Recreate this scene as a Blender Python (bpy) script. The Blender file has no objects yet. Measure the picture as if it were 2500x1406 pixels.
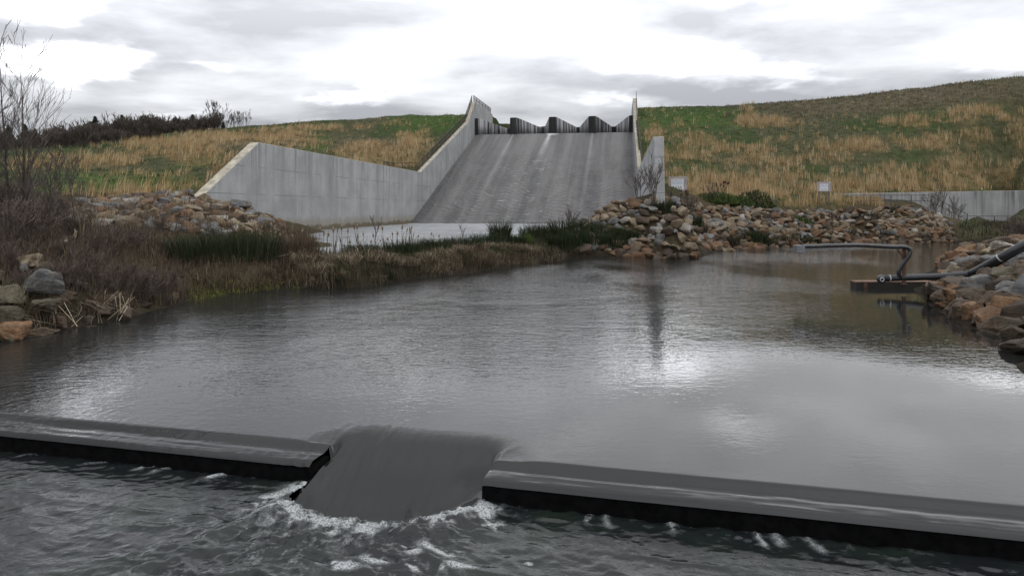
import bpy, math, random
import numpy as np
from mathutils import Vector, Matrix

SEED = 7
random.seed(SEED)
rng = np.random.default_rng(SEED)
C = bpy.data.collections.new("place")
bpy.context.scene.collection.children.link(C)
scene = bpy.context.scene

# ------------------------------------------------------------------ camera model used to measure the photograph
F, CX, YH, H = 1750.0, 1250.0, 510.0, 2.4


def at(px, py, Y):
    return ((px - CX) * Y / F, Y, H + (YH - py) * Y / F)


def onz(px, py, z=0.0):
    Y = F * (H - z) / (py - YH)
    return ((px - CX) * Y / F, Y, z)


def proj(P):
    P = np.asarray(P, float)
    Y = np.maximum(P[..., 1], 0.5)
    return CX + F * P[..., 0] / Y, YH - F * (P[..., 2] - H) / Y


# spillway frame: s runs upstream, w runs across to the right bank
A0 = np.array([-11.11, 77.8])
D = np.array([.1497, .9887])
R = np.array([.9887, -.1497])
W = 24.5
POOL = 0.8


def sw(s, w, z=0.0):
    p = A0 + D * s + R * w
    return (p[0], p[1], z)


def to_sw(X, Y):
    dx, dy = X - A0[0], Y - A0[1]
    return dx * D[0] + dy * D[1], dx * R[0] + dy * R[1]


# weir frame: a runs along the low weir, b upstream from its lip
E = np.array([.967, -.2547])
Nn = np.array([.2547, .967])
B0 = 6.22
NA0, NA1 = -3.66, -1.92


# ------------------------------------------------------------------ noise
def vnoise(x, y, seed=0):
    xi = np.floor(x).astype(np.int64)
    yi = np.floor(y).astype(np.int64)
    fx, fy = x - xi, y - yi
    fx = fx * fx * fx * (fx * (fx * 6 - 15) + 10)
    fy = fy * fy * fy * (fy * (fy * 6 - 15) + 10)

    def h(i, j):
        v = (i * 374761393 + j * 668265263 + seed * 974634533) & 0xffffffff
        v = ((v ^ (v >> 13)) * 1274126177) & 0xffffffff
        v = v ^ (v >> 16)
        return (v & 0xffffff) / float(0xffffff)
    a, b, c, d = h(xi, yi), h(xi + 1, yi), h(xi, yi + 1), h(xi + 1, yi + 1)
    return (a + (b - a) * fx) * (1 - fy) + (c + (d - c) * fx) * fy


def fbm(x, y, octs=4, seed=0, gain=.5):
    t, amp, n = 0, 1, 0
    for k in range(octs):
        t = t + amp * vnoise(x * 2 ** k + 13.7 * k, y * 2 ** k - 7.3 * k, seed + k)
        n += amp
        amp *= gain
    return t / n


def sst(a, b, x):
    t = np.clip((x - a) / (b - a), 0, 1)
    return t * t * (3 - 2 * t)


# ------------------------------------------------------------------ object helpers
def link(o, parent=None):
    C.objects.link(o)
    if parent is not None:
        o.parent = parent
    return o


def mesh(name, V, Fc, mat=None, parent=None, smooth=False, col=None, foam=None):
    V = np.asarray(V, np.float32).reshape(-1, 3)
    me = bpy.data.meshes.new(name)
    if isinstance(Fc, np.ndarray):
        n, k = Fc.shape
        me.vertices.add(len(V))
        me.vertices.foreach_set("co", V.ravel())
        me.loops.add(n * k)
        me.loops.foreach_set("vertex_index", Fc.astype(np.int32).ravel())
        me.polygons.add(n)
        me.polygons.foreach_set("loop_start", np.arange(0, n * k, k, dtype=np.int32))
        me.update(calc_edges=True)
    else:
        me.from_pydata([tuple(v) for v in V.tolist()], [], Fc)
        me.update()
    if smooth:
        me.polygons.foreach_set("use_smooth", np.ones(len(me.polygons), bool))
    if col is not None:
        at_ = me.attributes.new("col", 'FLOAT_COLOR', 'POINT')
        c4 = np.ones((len(V), 4), np.float32)
        c4[:, :3] = col
        at_.data.foreach_set("color", c4.ravel())
    if foam is not None:
        at_ = me.attributes.new("foam", 'FLOAT', 'POINT')
        at_.data.foreach_set("value", np.asarray(foam, np.float32).ravel())
    if mat:
        me.materials.append(mat)
    return link(bpy.data.objects.new(name, me), parent)


def tag(o, label=None, cat=None, group=None, kind=None):
    if label:
        o["label"] = label
    if cat:
        o["category"] = cat
    if group:
        o["group"] = group
    if kind:
        o["kind"] = kind
    return o


def empty(name, loc, label, cat, group=None, rz=0):
    o = bpy.data.objects.new(name, None)
    o.location = loc
    o.rotation_euler = (0, 0, rz)
    o.empty_display_size = .2
    return tag(link(o), label, cat, group)


def copy_tree(o, parent=None):
    c = o.copy()
    link(c)
    c.parent = parent
    for ch in list(o.children):
        copy_tree(ch, c)
    return c


class MB:
    """collects shapes for one mesh"""

    def __init__(self):
        self.v, self.f = [], []

    def add(self, V, Fc):
        n = len(self.v)
        self.v += [tuple(p) for p in V]
        self.f += [tuple(i + n for i in f) for f in Fc]

    def box(self, lo, hi, M=None):
        V = [(x, y, z) for x in (lo[0], hi[0]) for y in (lo[1], hi[1]) for z in (lo[2], hi[2])]
        if M is not None:
            V = [tuple(M @ Vector(p)) for p in V]
        self.add(V, [(0, 1, 3, 2), (4, 6, 7, 5), (0, 4, 5, 1), (2, 3, 7, 6), (0, 2, 6, 4), (1, 5, 7, 3)])

    def tube(self, pts, r, n=6, cap=True):
        pts = [Vector(p) for p in pts]
        rr = r if isinstance(r, (list, tuple)) else [r] * len(pts)
        rings = []
        t0 = (pts[1] - pts[0]).normalized()
        up = Vector((0, 0, 1)) if abs(t0.z) < .9 else Vector((1, 0, 0))
        u = t0.cross(up).normalized()
        V, Fc = [], []
        for i, p in enumerate(pts):
            t = (pts[min(i + 1, len(pts) - 1)] - pts[max(i - 1, 0)]).normalized()
            u = (u - t * u.dot(t)).normalized()
            v = t.cross(u)
            for k in range(n):
                a = 2 * math.pi * k / n
                V.append(p + (u * math.cos(a) + v * math.sin(a)) * rr[i])
        for i in range(len(pts) - 1):
            for k in range(n):
                Fc.append((i * n + k, i * n + (k + 1) % n, (i + 1) * n + (k + 1) % n, (i + 1) * n + k))
        if cap:
            Fc.append(tuple(reversed(range(n))))
            Fc.append(tuple(range((len(pts) - 1) * n, len(pts) * n)))
        self.add(V, Fc)

    def prism(self, poly, y0, y1):
        """polygon in (x, z) swept along y"""
        n = len(poly)
        V = [(x, y0, z) for x, z in poly] + [(x, y1, z) for x, z in poly]
        Fc = [tuple(range(n)), tuple(reversed(range(n, 2 * n)))]
        for i in range(n):
            j = (i + 1) % n
            Fc.append((j, i, i + n, j + n))
        self.add(V, Fc)

    def build(self, name, mat, parent=None, smooth=False, bevel=0):
        o = mesh(name, self.v, self.f, mat, parent, smooth)
        if bevel:
            m = o.modifiers.new("edge", 'BEVEL')
            m.width = bevel
            m.segments = 2
            m.limit_method = 'ANGLE'
            m.angle_limit = math.radians(40)
        return o


# ------------------------------------------------------------------ node helpers
class NT:
    def __init__(self, tree):
        self.t = tree

    def n(self, typ, _props=None, **inp):
        nd = self.t.nodes.new(typ)
        for k, v in (_props or {}).items():
            setattr(nd, k, v)
        for k, v in inp.items():
            key = int(k[1:]) if k[0] == 'i' and k[1:].isdigit() else k.replace('_', ' ')
            self.set(nd.inputs[key], v)
        return nd

    def set(self, sock, v):
        if isinstance(v, bpy.types.NodeSocket):
            self.t.links.new(v, sock)
        elif isinstance(v, bpy.types.Node):
            self.t.links.new(v.outputs[0], sock)
        else:
            sock.default_value = v

    def math(self, op, a, b=0.0, c=0.0, clamp=False):
        nd = self.n('ShaderNodeMath', {'operation': op, 'use_clamp': clamp}, i0=a, i1=b)
        if op in ('MULTIPLY_ADD', 'SMOOTH_MIN', 'WRAP', 'COMPARE'):
            self.set(nd.inputs[2], c)
        return nd.outputs[0]

    def vmul(self, v, s):
        return self.n('ShaderNodeVectorMath', {'operation': 'MULTIPLY'}, i0=v, i1=s).outputs[0]

    def noise(self, vec, scale, detail=4, rough=.5, dist=0.0):
        nd = self.n('ShaderNodeTexNoise', None, Vector=vec, Scale=scale, Detail=detail, Roughness=rough, Distortion=dist)
        return nd.outputs['Fac']

    def ramp(self, fac, a, b, lo=0.0, hi=1.0, mode='SMOOTHSTEP'):
        return self.n('ShaderNodeMapRange', {'interpolation_type': mode}, Value=fac, i1=a, i2=b, i3=lo, i4=hi).outputs[0]

    def mix(self, fac, a, b, mode='MIX'):
        nd = self.n('ShaderNodeMix', {'data_type': 'RGBA', 'blend_type': mode})
        self.set(nd.inputs[0], fac)
        for s, v in ((nd.inputs[6], a), (nd.inputs[7], b)):
            if isinstance(v, (tuple, list)) and len(v) == 3:
                v = (*v, 1)
            self.set(s, v)
        return nd.outputs[2]


def material(name):
    m = bpy.data.materials.new(name)
    m.use_nodes = True
    t = m.node_tree
    t.nodes.clear()
    k = NT(t)
    out = k.n('ShaderNodeOutputMaterial')
    b = k.n('ShaderNodeBsdfPrincipled')
    t.links.new(b.outputs[0], out.inputs[0])
    return m, k, b


def plain(name, colr, rough=.6, metal=0.0, var=.25, scale=6.0, bump=0.0):
    m, k, b = material(name)
    oc = k.n('ShaderNodeTexCoord').outputs['Object']
    f = k.noise(oc, scale, 5, .6)
    dark = tuple(c * (1 - var) for c in colr)
    lite = tuple(min(1, c * (1 + var)) for c in colr)
    k.set(b.inputs['Base Color'], k.mix(k.ramp(f, .3, .7), dark, lite))
    b.inputs['Roughness'].default_value = rough
    b.inputs['Metallic'].default_value = metal
    if bump:
        k.set(b.inputs['Normal'], k.n('ShaderNodeBump', None, Strength=bump, Distance=.02, Height=f).outputs[0])
    return m


def attr_mat(name, rough=.8, var=.3, trans=0.0, nscale=3.0):
    m, k, b = material(name)
    c = k.n('ShaderNodeAttribute', {'attribute_name': 'col'}).outputs['Color']
    pos = k.n('ShaderNodeNewGeometry').outputs['Position']
    f = k.ramp(k.noise(pos, nscale, 4, .6), .25, .75, 1 - var, 1 + var, 'LINEAR')
    k.set(b.inputs['Base Color'], k.mix(1.0, c, k.n('ShaderNodeCombineColor', None, i0=f, i1=f, i2=f).outputs[0], 'MULTIPLY'))
    b.inputs['Roughness'].default_value = rough
    b.inputs['Specular IOR Level'].default_value = .25
    return m


# ------------------------------------------------------------------ materials
def concrete(name, base=(.335, .34, .338), stain=.8, top_z=6.6, wet_z=1.45):
    m, k, b = material(name)
    oc = k.n('ShaderNodeTexCoord').outputs['Object']
    sep = k.n('ShaderNodeSeparateXYZ', None, Vector=oc)
    x, z = sep.outputs[0], sep.outputs[2]
    mott = k.noise(oc, .45, 6, .62)
    fine = k.noise(oc, 6, 6, .7)
    col = k.mix(k.ramp(mott, .3, .72), tuple(c * .80 for c in base), tuple(c * 1.14 for c in base))
    col = k.mix(k.ramp(fine, .35, .75, 0, .22), col, tuple(c * .6 for c in base))
    st = k.noise(k.vmul(oc, (2.6, 2.6, .10)), 1.0, 5, .7)
    big = k.noise(k.vmul(oc, (.35, .35, .02)), 1.0, 3, .6)
    fall = k.ramp(z, top_z - 3.4, top_z, 0, 1, 'LINEAR')
    msk = k.math('MULTIPLY', k.ramp(st, .45, .60), k.math('MULTIPLY', k.ramp(big, .35, .6, .3, 1), k.math('MULTIPLY_ADD', fall, .6, .18)), clamp=True)
    col = k.mix(k.math('MULTIPLY', msk, .85 * stain), col, (.075, .075, .072))
    pale = k.noise(k.vmul(oc, (1.4, 1.4, .16)), 1.0, 4, .6)
    col = k.mix(k.ramp(pale, .55, .75, 0, .35), col, tuple(min(1, c * 1.3) for c in base))
    # formwork joints
    warp = k.math('MULTIPLY_ADD', k.noise(k.vmul(oc, (.3, .3, .3)), 1.0, 2), .12, -.06)
    for zz in (3.3, 5.0):
        dz = k.math('ABSOLUTE', k.math('SUBTRACT', k.math('ADD', z, warp), zz))
        gap = k.ramp(k.noise(k.vmul(oc, (.25, .25, .01)), 1.0, 2), .42, .55)
        col = k.mix(k.math('MULTIPLY', k.ramp(dz, .015, .04, .5, 0), gap), col, (.09, .09, .088))
    fx = k.math('FRACT', k.math('DIVIDE', k.math('ADD', x, 200.9), 6.1))
    col = k.mix(k.ramp(k.math('ABSOLUTE', k.math('SUBTRACT', fx, .5)), .002, .005, .35, 0), col, (.12, .12, .118))
    if wet_z:
        wz = k.math('ADD', z, k.math('MULTIPLY_ADD', k.noise(k.vmul(oc, (1.2, 1.2, .5)), 1.0, 5, .65), .9, -.45))
        col = k.mix(k.ramp(wz, wet_z - .42, wet_z - .18, .95, 0), col, (.035, .027, .016))
        col = k.mix(k.ramp(wz, wet_z - .1, wet_z + .5, .5, 0), col, (.20, .165, .10))
    nz = k.n('ShaderNodeSeparateXYZ', None, Vector=k.n('ShaderNodeNewGeometry').outputs['Normal']).outputs[2]
    blot = k.noise(oc, 1.7, 5, .7)
    top = k.mix(k.ramp(blot, .35, .65), (.25, .225, .17), (.46, .42, .33))
    col = k.mix(k.ramp(nz, .3, .6), col, top)
    k.set(b.inputs['Base Color'], col)
    b.inputs['Roughness'].default_value = .85
    k.set(b.inputs['Normal'], k.n('ShaderNodeBump', None, Strength=.35, Distance=.02, Height=fine).outputs[0])
    return m


M = {}
M['wall'] = concrete('weathered_concrete')
M['ret'] = concrete('stained_concrete', (.33, .325, .32), 1.25, 2.6, 0)
M['rail'] = plain('dark_rail_metal', (.035, .028, .024), .55, .3, .3, 3)
M['dullrail'] = plain('dull_grey_rail', (.07, .072, .075), .6, .2, .2, 5)
M['galv'] = plain('galvanised_metal', (.20, .21, .22), .45, .6, .2, 5)


def labyrinth_mat():
    m, k, b = material('wet_black_concrete')
    oc = k.n('ShaderNodeTexCoord').outputs['Object']
    st = k.noise(k.vmul(oc, (.8, .8, .06)), 1.0, 5, .6)
    sm = k.noise(k.vmul(oc, (5, 5, .12)), 1.0, 4, .6)
    f = k.math('MAXIMUM', k.ramp(st, .43, .60), k.ramp(sm, .55, .75, 0, .45))
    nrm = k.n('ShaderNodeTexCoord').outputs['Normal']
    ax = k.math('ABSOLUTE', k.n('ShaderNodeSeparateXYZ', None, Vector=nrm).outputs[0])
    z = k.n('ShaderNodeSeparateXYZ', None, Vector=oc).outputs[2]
    f = k.math('MULTIPLY', f, k.ramp(ax, .35, .8, 1, .08))          # faces across the flow stay black, with few white streaks
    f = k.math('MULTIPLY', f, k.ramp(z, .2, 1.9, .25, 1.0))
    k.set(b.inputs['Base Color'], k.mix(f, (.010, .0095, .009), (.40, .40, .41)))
    b.inputs['Roughness'].default_value = .62
    b.inputs['Specular IOR Level'].default_value = .3
    return m


M['lab'] = labyrinth_mat()


def ground_mat():
    m, k, b = material('turf_and_soil')
    c = k.n('ShaderNodeAttribute', {'attribute_name': 'col'}).outputs['Color']
    pos = k.n('ShaderNodeNewGeometry').outputs['Position']
    f1 = k.noise(pos, 1.1, 6, .65)
    f2 = k.noise(k.vmul(pos, (1.6, .5, .9)), 3.0, 6, .75)
    v = k.math('MULTIPLY', k.ramp(f1, .25, .75, .6, 1.4, 'LINEAR'), k.ramp(f2, .28, .72, .55, 1.5, 'LINEAR'))
    col = k.mix(1.0, c, k.n('ShaderNodeCombineColor', None, i0=v, i1=v, i2=v).outputs[0], 'MULTIPLY')
    f3 = k.noise(pos, .5, 5, .6)
    col = k.mix(k.ramp(f3, .52, .72, 0, .35), col, (.075, .065, .035))
    k.set(b.inputs['Base Color'], col)
    b.inputs['Roughness'].default_value = .95
    b.inputs['Specular IOR Level'].default_value = .1
    k.set(b.inputs['Normal'], k.n('ShaderNodeBump', None, Strength=.8, Distance=.15, Height=f2).outputs[0])
    return m


M['ground'] = ground_mat()
M['blade'] = attr_mat('grass_blades', .8, .2, 0, 2.0)


def rock_mat(name, c1, c2, c3, patch=.5):
    m, k, b = material(name)
    tc = k.n('ShaderNodeTexCoord').outputs['Object']
    rnd = k.n('ShaderNodeObjectInfo').outputs['Random']
    vec = k.n('ShaderNodeVectorMath', {'operation': 'ADD'}, i0=tc, i1=k.n('ShaderNodeCombineXYZ', None, i0=k.math('MULTIPLY', rnd, 37.0), i1=k.math('MULTIPLY', rnd, 91.0), i2=rnd).outputs[0]).outputs[0]
    n1 = k.noise(vec, 1.3, 6, .62, .6)
    band = k.noise(k.vmul(vec, (.7, .7, 4.2)), 1.2, 5, .65, .8)
    n2 = k.noise(vec, 7.0, 6, .72)
    col = k.mix(k.ramp(n1, .38, .62), c1, c2)
    col = k.mix(k.ramp(band, .50, .66, 0, patch), col, c3)
    v = k.ramp(n2, .28, .72, .5, 1.35, 'LINEAR')
    v = k.math('MULTIPLY', v, k.math('MULTIPLY_ADD', rnd, .45, .50))
    stain = k.noise(vec, 2.6, 5, .7, .4)
    col = k.mix(k.ramp(stain, .50, .68, 0, .7), col, (.085, .055, .032))
    col = k.mix(1.0, col, k.n('ShaderNodeCombineColor', None, i0=v, i1=v, i2=v).outputs[0], 'MULTIPLY')
    k.set(b.inputs['Base Color'], col)
    b.inputs['Roughness'].default_value = .82
    h = k.math('ADD', k.math('MULTIPLY', n2, .5), band)
    k.set(b.inputs['Normal'], k.n('ShaderNodeBump', None, Strength=.9, Distance=.05, Height=h).outputs[0])
    return m


ROCK = {
    'tan': rock_mat('tan_rock', (.22, .155, .088), (.31, .25, .165), (.18, .088, .034)),
    'rusty': rock_mat('rusty_rock', (.17, .080, .033), (.22, .13, .062), (.09, .05, .028)),
    'grey': rock_mat('grey_rock', (.15, .15, .148), (.24, .235, .22), (.15, .11, .07), .55),
    'pale': rock_mat('pale_rock', (.32, .28, .22), (.45, .42, .37), (.23, .135, .065), .5),
    'brown': rock_mat('dark_brown_rock', (.055, .037, .021), (.105, .072, .042), (.14, .075, .028)),
    'mossy': rock_mat('ochre_mossy_rock', (.085, .072, .040), (.13, .108, .066), (.055, .052, .028)),
}


def water_mat(name, kind):
    m, k, b = material(name)
    pos = k.n('ShaderNodeNewGeometry').outputs['Position']
    sep = k.n('ShaderNodeSeparateXYZ', None, Vector=pos)
    x, y = sep.outputs[0], sep.outputs[1]
    if kind == 'pond':
        col = (.014, .015, .0145)
        # wind patches: strong small ripple in the middle and left, calm glassy water near the weir on the right
        gx = k.math('SUBTRACT', x, -1.0)
        patch = k.noise(k.vmul(pos, (.22, .13, 0)), 1.0, 3, .55, .4)
        calm = k.ramp(k.math('ADD', k.math('MULTIPLY', x, .30), k.math('MULTIPLY', y, -.22)), -3.6, -.9, 1.0, .16)
        amp = k.math('MULTIPLY', calm, k.ramp(patch, .33, .66, .35, 1.15))
        far = k.ramp(y, 14, 30, 1.0, 1.5)
        amp = k.math('MULTIPLY', amp, far)
        near = k.ramp(y, 8.0, 12.0, .45, 1.0)
        amp = k.math('MULTIPLY', amp, near)
        r1 = k.noise(k.vmul(pos, (4.6, 7.4, 0)), 1.0, 3, .5, .5)
        r2 = k.noise(k.vmul(pos, (13.0, 18.0, 0)), 1.0, 2, .5, .3)
        r3 = k.noise(k.vmul(pos, (.9, 1.7, 0)), 1.0, 2, .5, .4)
        h = k.math('ADD', k.math('MULTIPLY', r1, .55), k.math('ADD', k.math('MULTIPLY', r2, .26), k.math('MULTIPLY', r3, .55)))
        h = k.math('MULTIPLY', h, amp)
        k.set(b.inputs['Normal'], k.n('ShaderNodeBump', None, Strength=1.0, Distance=.027, Height=h).outputs[0])
        k.set(b.inputs['Base Color'], (*col, 1))
        b.inputs['Roughness'].default_value = .015
    elif kind == 'pool':
        r1 = k.noise(k.vmul(pos, (2.2, 3.0, 0)), 1.0, 4, .6, .4)
        r2 = k.noise(k.vmul(pos, (7, 9, 0)), 1.0, 3, .6)
        h = k.math('ADD', r1, k.math('MULTIPLY', r2, .4))
        k.set(b.inputs['Normal'], k.n('ShaderNodeBump', None, Strength=1.0, Distance=.09, Height=h).outputs[0])
        fo = k.n('ShaderNodeAttribute', {'attribute_name': 'foam'}).outputs['Fac']
        k.set(b.inputs['Base Color'], k.mix(fo, (.06, .063, .065), (.62, .64, .66)))
        k.set(b.inputs['Roughness'], k.ramp(fo, 0, 1, .16, .7))
    elif kind == 'weir':
        fo = k.n('ShaderNodeAttribute', {'attribute_name': 'foam'}).outputs['Fac']
        r1 = k.noise(k.vmul(pos, (9, 9, 9)), 1.0, 4, .6, .6)
        r2 = k.noise(k.vmul(pos, (34, 34, 34)), 1.0, 3, .6, .3)
        h = k.math('ADD', k.math('MULTIPLY', r1, .7), k.math('MULTIPLY', r2, .28))
        k.set(b.inputs['Normal'], k.n('ShaderNodeBump', None, Strength=1.0, Distance=.007, Height=h).outputs[0])
        cell = k.n('ShaderNodeTexNoise', None, Vector=pos, Scale=70.0, Detail=4, Roughness=.75).outputs['Fac']
        fo2 = k.math('MULTIPLY', fo, k.ramp(cell, .36, .60, .1, 1.15), clamp=True)
        deep = k.mix(k.ramp(k.noise(pos, 1.3, 3), .4, .65), (.010, .0115, .013), (.013, .019, .015))
        k.set(b.inputs['Base Color'], k.mix(fo2, deep, (.40, .42, .42)))
        k.set(b.inputs['Roughness'], k.ramp(fo2, 0, 1, .07, .55))
    b.inputs['IOR'].default_value = 1.33
    return m


M['pond'] = water_mat('pond_water', 'pond')
M['pool'] = water_mat('basin_water', 'pool')
M['stream'] = water_mat('tailwater', 'weir')


def chute_mat():
    m, k, b = material('thin_running_water')
    oc = k.n('ShaderNodeTexCoord').outputs['Object']       # x across, y up the slope
    sep = k.n('ShaderNodeSeparateXYZ', None, Vector=oc)
    x, y = sep.outputs[0], sep.outputs[1]
    a = k.n('ShaderNodeAttribute', {'attribute_name': 'foam'}).outputs['Fac']
    f1 = k.noise(k.vmul(oc, (.55, .022, 0)), 1.0, 4, .6)
    f2 = k.noise(k.vmul(oc, (2.4, .16, 0)), 1.0, 4, .65)
    f3 = k.noise(k.vmul(oc, (6, 6, 0)), 1.0, 4, .7)
    col = k.mix(k.ramp(f1, .35, .65), (.085, .084, .083), (.145, .14, .135))
    col = k.mix(k.ramp(f2, .52, .72, 0, .2), col, (.20, .20, .202))
    col = k.mix(k.ramp(f3, .4, .75, 0, .25), col, (.07, .07, .07))
    col = k.mix(k.ramp(a, .05, .95, 0, 1, 'LINEAR'), col, (.55, .56, .545))
    k.set(b.inputs['Base Color'], col)
    b.inputs['Roughness'].default_value = .48
    b.inputs['Specular IOR Level'].default_value = .28
    b.inputs['IOR'].default_value = 1.33
    rp = k.noise(k.vmul(oc, (1.3, 5.5, 0)), 1.0, 3, .55, .5)
    k.set(b.inputs['Normal'], k.n('ShaderNodeBump', None, Strength=.8, Distance=.05, Height=rp).outputs[0])
    return m


M['chute'] = chute_mat()
M['weirwall'] = plain('wet_black_weir_concrete', (.004, .004, .0042), .95, 0, .5, 9, .3)
M['weirwall'].node_tree.nodes['Principled BSDF'].inputs['Specular IOR Level'].default_value = .06
M['bark'] = plain('grey_brown_bark', (.052, .043, .037), .9, 0, .35, 14)
M['twig'] = plain('bare_twigs', (.095, .078, .066), .9, 0, .35, 6)
M['redtwig'] = plain('reddish_twigs', (.088, .064, .052), .9, 0, .35, 5)
M['far_scrub'] = plain('far_scrub', (.085, .068, .055), .95, 0, .35, .7)
M['cedar'] = plain('dark_evergreen', (.034, .045, .022), .9, 0, .4, 2.5)
M['pipe'] = plain('black_pipe_plastic', (.022, .024, .026), .38, 0, .3, 4)
M['hose'] = plain('black_hose_rubber', (.03, .03, .032), .22, 0, .4, 7)
M['clamp'] = plain('white_band', (.5, .5, .5), .5, 0, .1, 4)
M['rust'] = plain('rusty_steel', (.10, .052, .036), .8, .2, .35, 9, .3)
M['plank'] = plain('wet_brown_timber', (.14, .075, .04), .7, 0, .4, 5, .3)
M['darkplank'] = plain('black_wet_timber', (.02, .016, .013), .6, 0, .4, 5, .3)
M['sign_back'] = plain('weathered_plywood', (.33, .29, .275), .85, 0, .18, 3)
M['sign_white'] = plain('white_sign_face', (.66, .68, .70), .5, 0, .06, 3)
M['sign_blue'] = plain('faded_blue_ink', (.36, .43, .50), .6, 0, .15, 8)
M['sign_dark'] = plain('dark_ink', (.10, .11, .11), .6, 0, .2, 8)
M['sign_red'] = plain('faded_red_ink', (.34, .17, .19), .6, 0, .2, 8)
M['post'] = plain('grey_timber_post', (.16, .13, .105), .9, 0, .25, 6)
M['catstem'] = plain('cattail_stem', (.14, .115, .065), .9, 0, .25, 4)
M['cathead'] = plain('cattail_head', (.105, .068, .038), .95, 0, .4, 25)
M['catfluff'] = plain('cattail_fluff', (.20, .155, .105), .95, 0, .3, 25)
M['sumac'] = plain('dark_red_seed_heads', (.045, .016, .012), .9, 0, .3, 8)

# ------------------------------------------------------------------ terrain height field from measured control points
pts = []


def cp(*rows):
    for px, py, Y in rows:
        pts.append(at(px, py, Y))


def cw(*rows):      # waterline of the front pond
    for px, py in rows:
        x, y, z = onz(px, py, 0.0)
        pts.append((x, y, .04))


def cs(*rows):
    for s, w, z in rows:
        pts.append(sw(s, w, z))


# left dam crest, hill and fields
cp((1000, 281, 130), (900, 291, 134), (800, 302, 137), (700, 312, 140), (600, 319, 142),
   (500, 323, 128), (430, 326, 112), (350, 334, 104), (250, 352, 100), (150, 362, 98), (60, 368, 95), (-150, 372, 95), (-500, 380, 90),
   (500, 440, 56), (400, 440, 54), (300, 432, 55), (300, 392, 68), (400, 362, 78), (500, 342, 95), (150, 400, 64), (0, 402, 60), (0, 440, 48),
   (-300, 440, 48), (150, 440, 50), (700, 345, 92), (600, 345, 80), (600, 372, 66), (780, 345, 100), (900, 335, 108), (1050, 350, 104), (1050, 320, 114),
   (400, 478, 44), (300, 484, 42), (200, 490, 40), (100, 492, 37), (0, 490, 34), (-300, 500, 30))
cs((4.4, -1, 6.3), (12, -1, 9.0), (20, -1, 11.9), (30, -1, 15.2), (36, -1, 17.0), (50, -1, 19.2), (-5, -1, 6.3), (-15, -1, 6.2), (-25, -1, 6.1), (-32, -1.2, 6.0), (-36, -1.2, 3.9), (-39.5, -1.5, 2.8),
   (58, -4, 19.3), (58, -40, 19.2), (75, -10, 16), (85, -60, 12))
# left rock mound and near bank
cp((450, 480, 39), (520, 486, 39.5), (350, 490, 38), (200, 505, 34), (120, 515, 31), (600, 527, 37), (660, 545, 38), (560, 522, 40), (640, 548, 41.5), (690, 562, 44), (500, 520, 33), (400, 535, 30), (300, 545, 27),
   (600, 560, 31), (680, 575, 31), (450, 580, 26), (300, 600, 23), (150, 590, 21), (0, 580, 19), (-200, 590, 17), (300, 690, 18), (150, 690, 16), (0, 700, 14.5), (-200, 720, 13),
   (480, 650, 22.5), (600, 640, 25), (700, 640, 25.5), (760, 592, 36), (820, 600, 32.5), (900, 600, 33), (1000, 598, 34), (1100, 596, 35), (850, 578, 40), (1200, 592, 37))
cw((-200, 880), (0, 832), (110, 812), (250, 785), (360, 757), (470, 733), (560, 714), (640, 704), (720, 700), (830, 690))
# front pond bed, upper pool bed
for p in ((-5, 9.5), (0, 9), (5, 9), (-4, 14), (0, 14), (5, 14), (9, 12), (2.2, 34.6), (4.2, 34.8), (6.2, 35.2), (-.2, 30), (-3, 18), (3, 19), (8, 20), (0, 24), (5, 26), (10, 28), (14, 30), (6, 31), (10, 36), (15, 40), (20, 44), (24, 50),
          (-9, 11), (-7, 13.5), (18, 34), (24, 40), (30, 50), (22, 54), (28, 58)):
    pts.append((p[0], p[1], -.9))
for s, w in ((-26, 2.2), (-26, 8), (-26, 16), (-26, 22), (-30, 3.2), (-33, 4.5), (-29, 12), (-30, 21), (-36.5, 5.5), (-33, 19.5), (-34, 6), (-34, 12), (-37, 8), (-37, 14), (-40, 11), (-34, 16), (-41, 14)):
    pts.append(sw(s, w, .2))
# right mound, riprap bank
cw((1545, 624), (1600, 620), (1660, 612), (1760, 606), (1880, 601), (1980, 596), (2100, 588), (2220, 580), (2330, 573), (2440, 566), (2520, 562), (2700, 560))
cp((1500, 500, 40.6), (1545, 497, 40.3), (1600, 497, 40), (1650, 497, 41.5), (1560, 492, 43), (1450, 530, 39.8), (1400, 556, 38.6), (1370, 575, 38), (1520, 560, 38.8), (1600, 560, 38.9), (1660, 555, 40.8),
   (1700, 506, 48), (1800, 511, 50), (1900, 516, 51), (2000, 518, 53), (2100, 513, 55), (2200, 509, 57), (2260, 514, 59), (2320, 548, 63), (2390, 556, 68),
   (1700, 492, 54), (1800, 486, 58), (1900, 488, 58), (2000, 490, 60), (2100, 498, 60), (2170, 510, 61), (2250, 522, 63), (2330, 542, 66), (2450, 545, 66), (2600, 545, 66))
# right embankment
cresty = [(1570, 264, 121), (1700, 261, 119), (1850, 256, 116), (2000, 242, 111), (2200, 220, 105), (2350, 204, 100), (2500, 187, 95), (2800, 150, 86), (3300, 100, 76)]
toey = [(1640, 474, 60), (1700, 472, 62), (1850, 473, 66), (2000, 473, 67), (2200, 470, 67.5), (2350, 467, 67.5), (2500, 463, 67.5), (2800, 455, 67), (3300, 440, 64)]
cp(*cresty, *toey)
for (a, b) in zip(cresty, toey):
    pa, pb = np.array(at(*a)), np.array(at(*b))
    for t in (.25, .5, .75):
        q = pa * t + pb * (1 - t)
        pts.append((q[0], q[1], q[2] + .25 * math.sin(math.pi * t)))
    up = np.array([pa[0] - pb[0], pa[1] - pb[1]])
    up /= np.linalg.norm(up)
    q = pa[:2] + up * 7
    pts.append((q[0], q[1], pa[2] + .02))
    q = pa[:2] + up * 30
    pts.append((q[0], q[1], pa[2] - 9))
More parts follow.
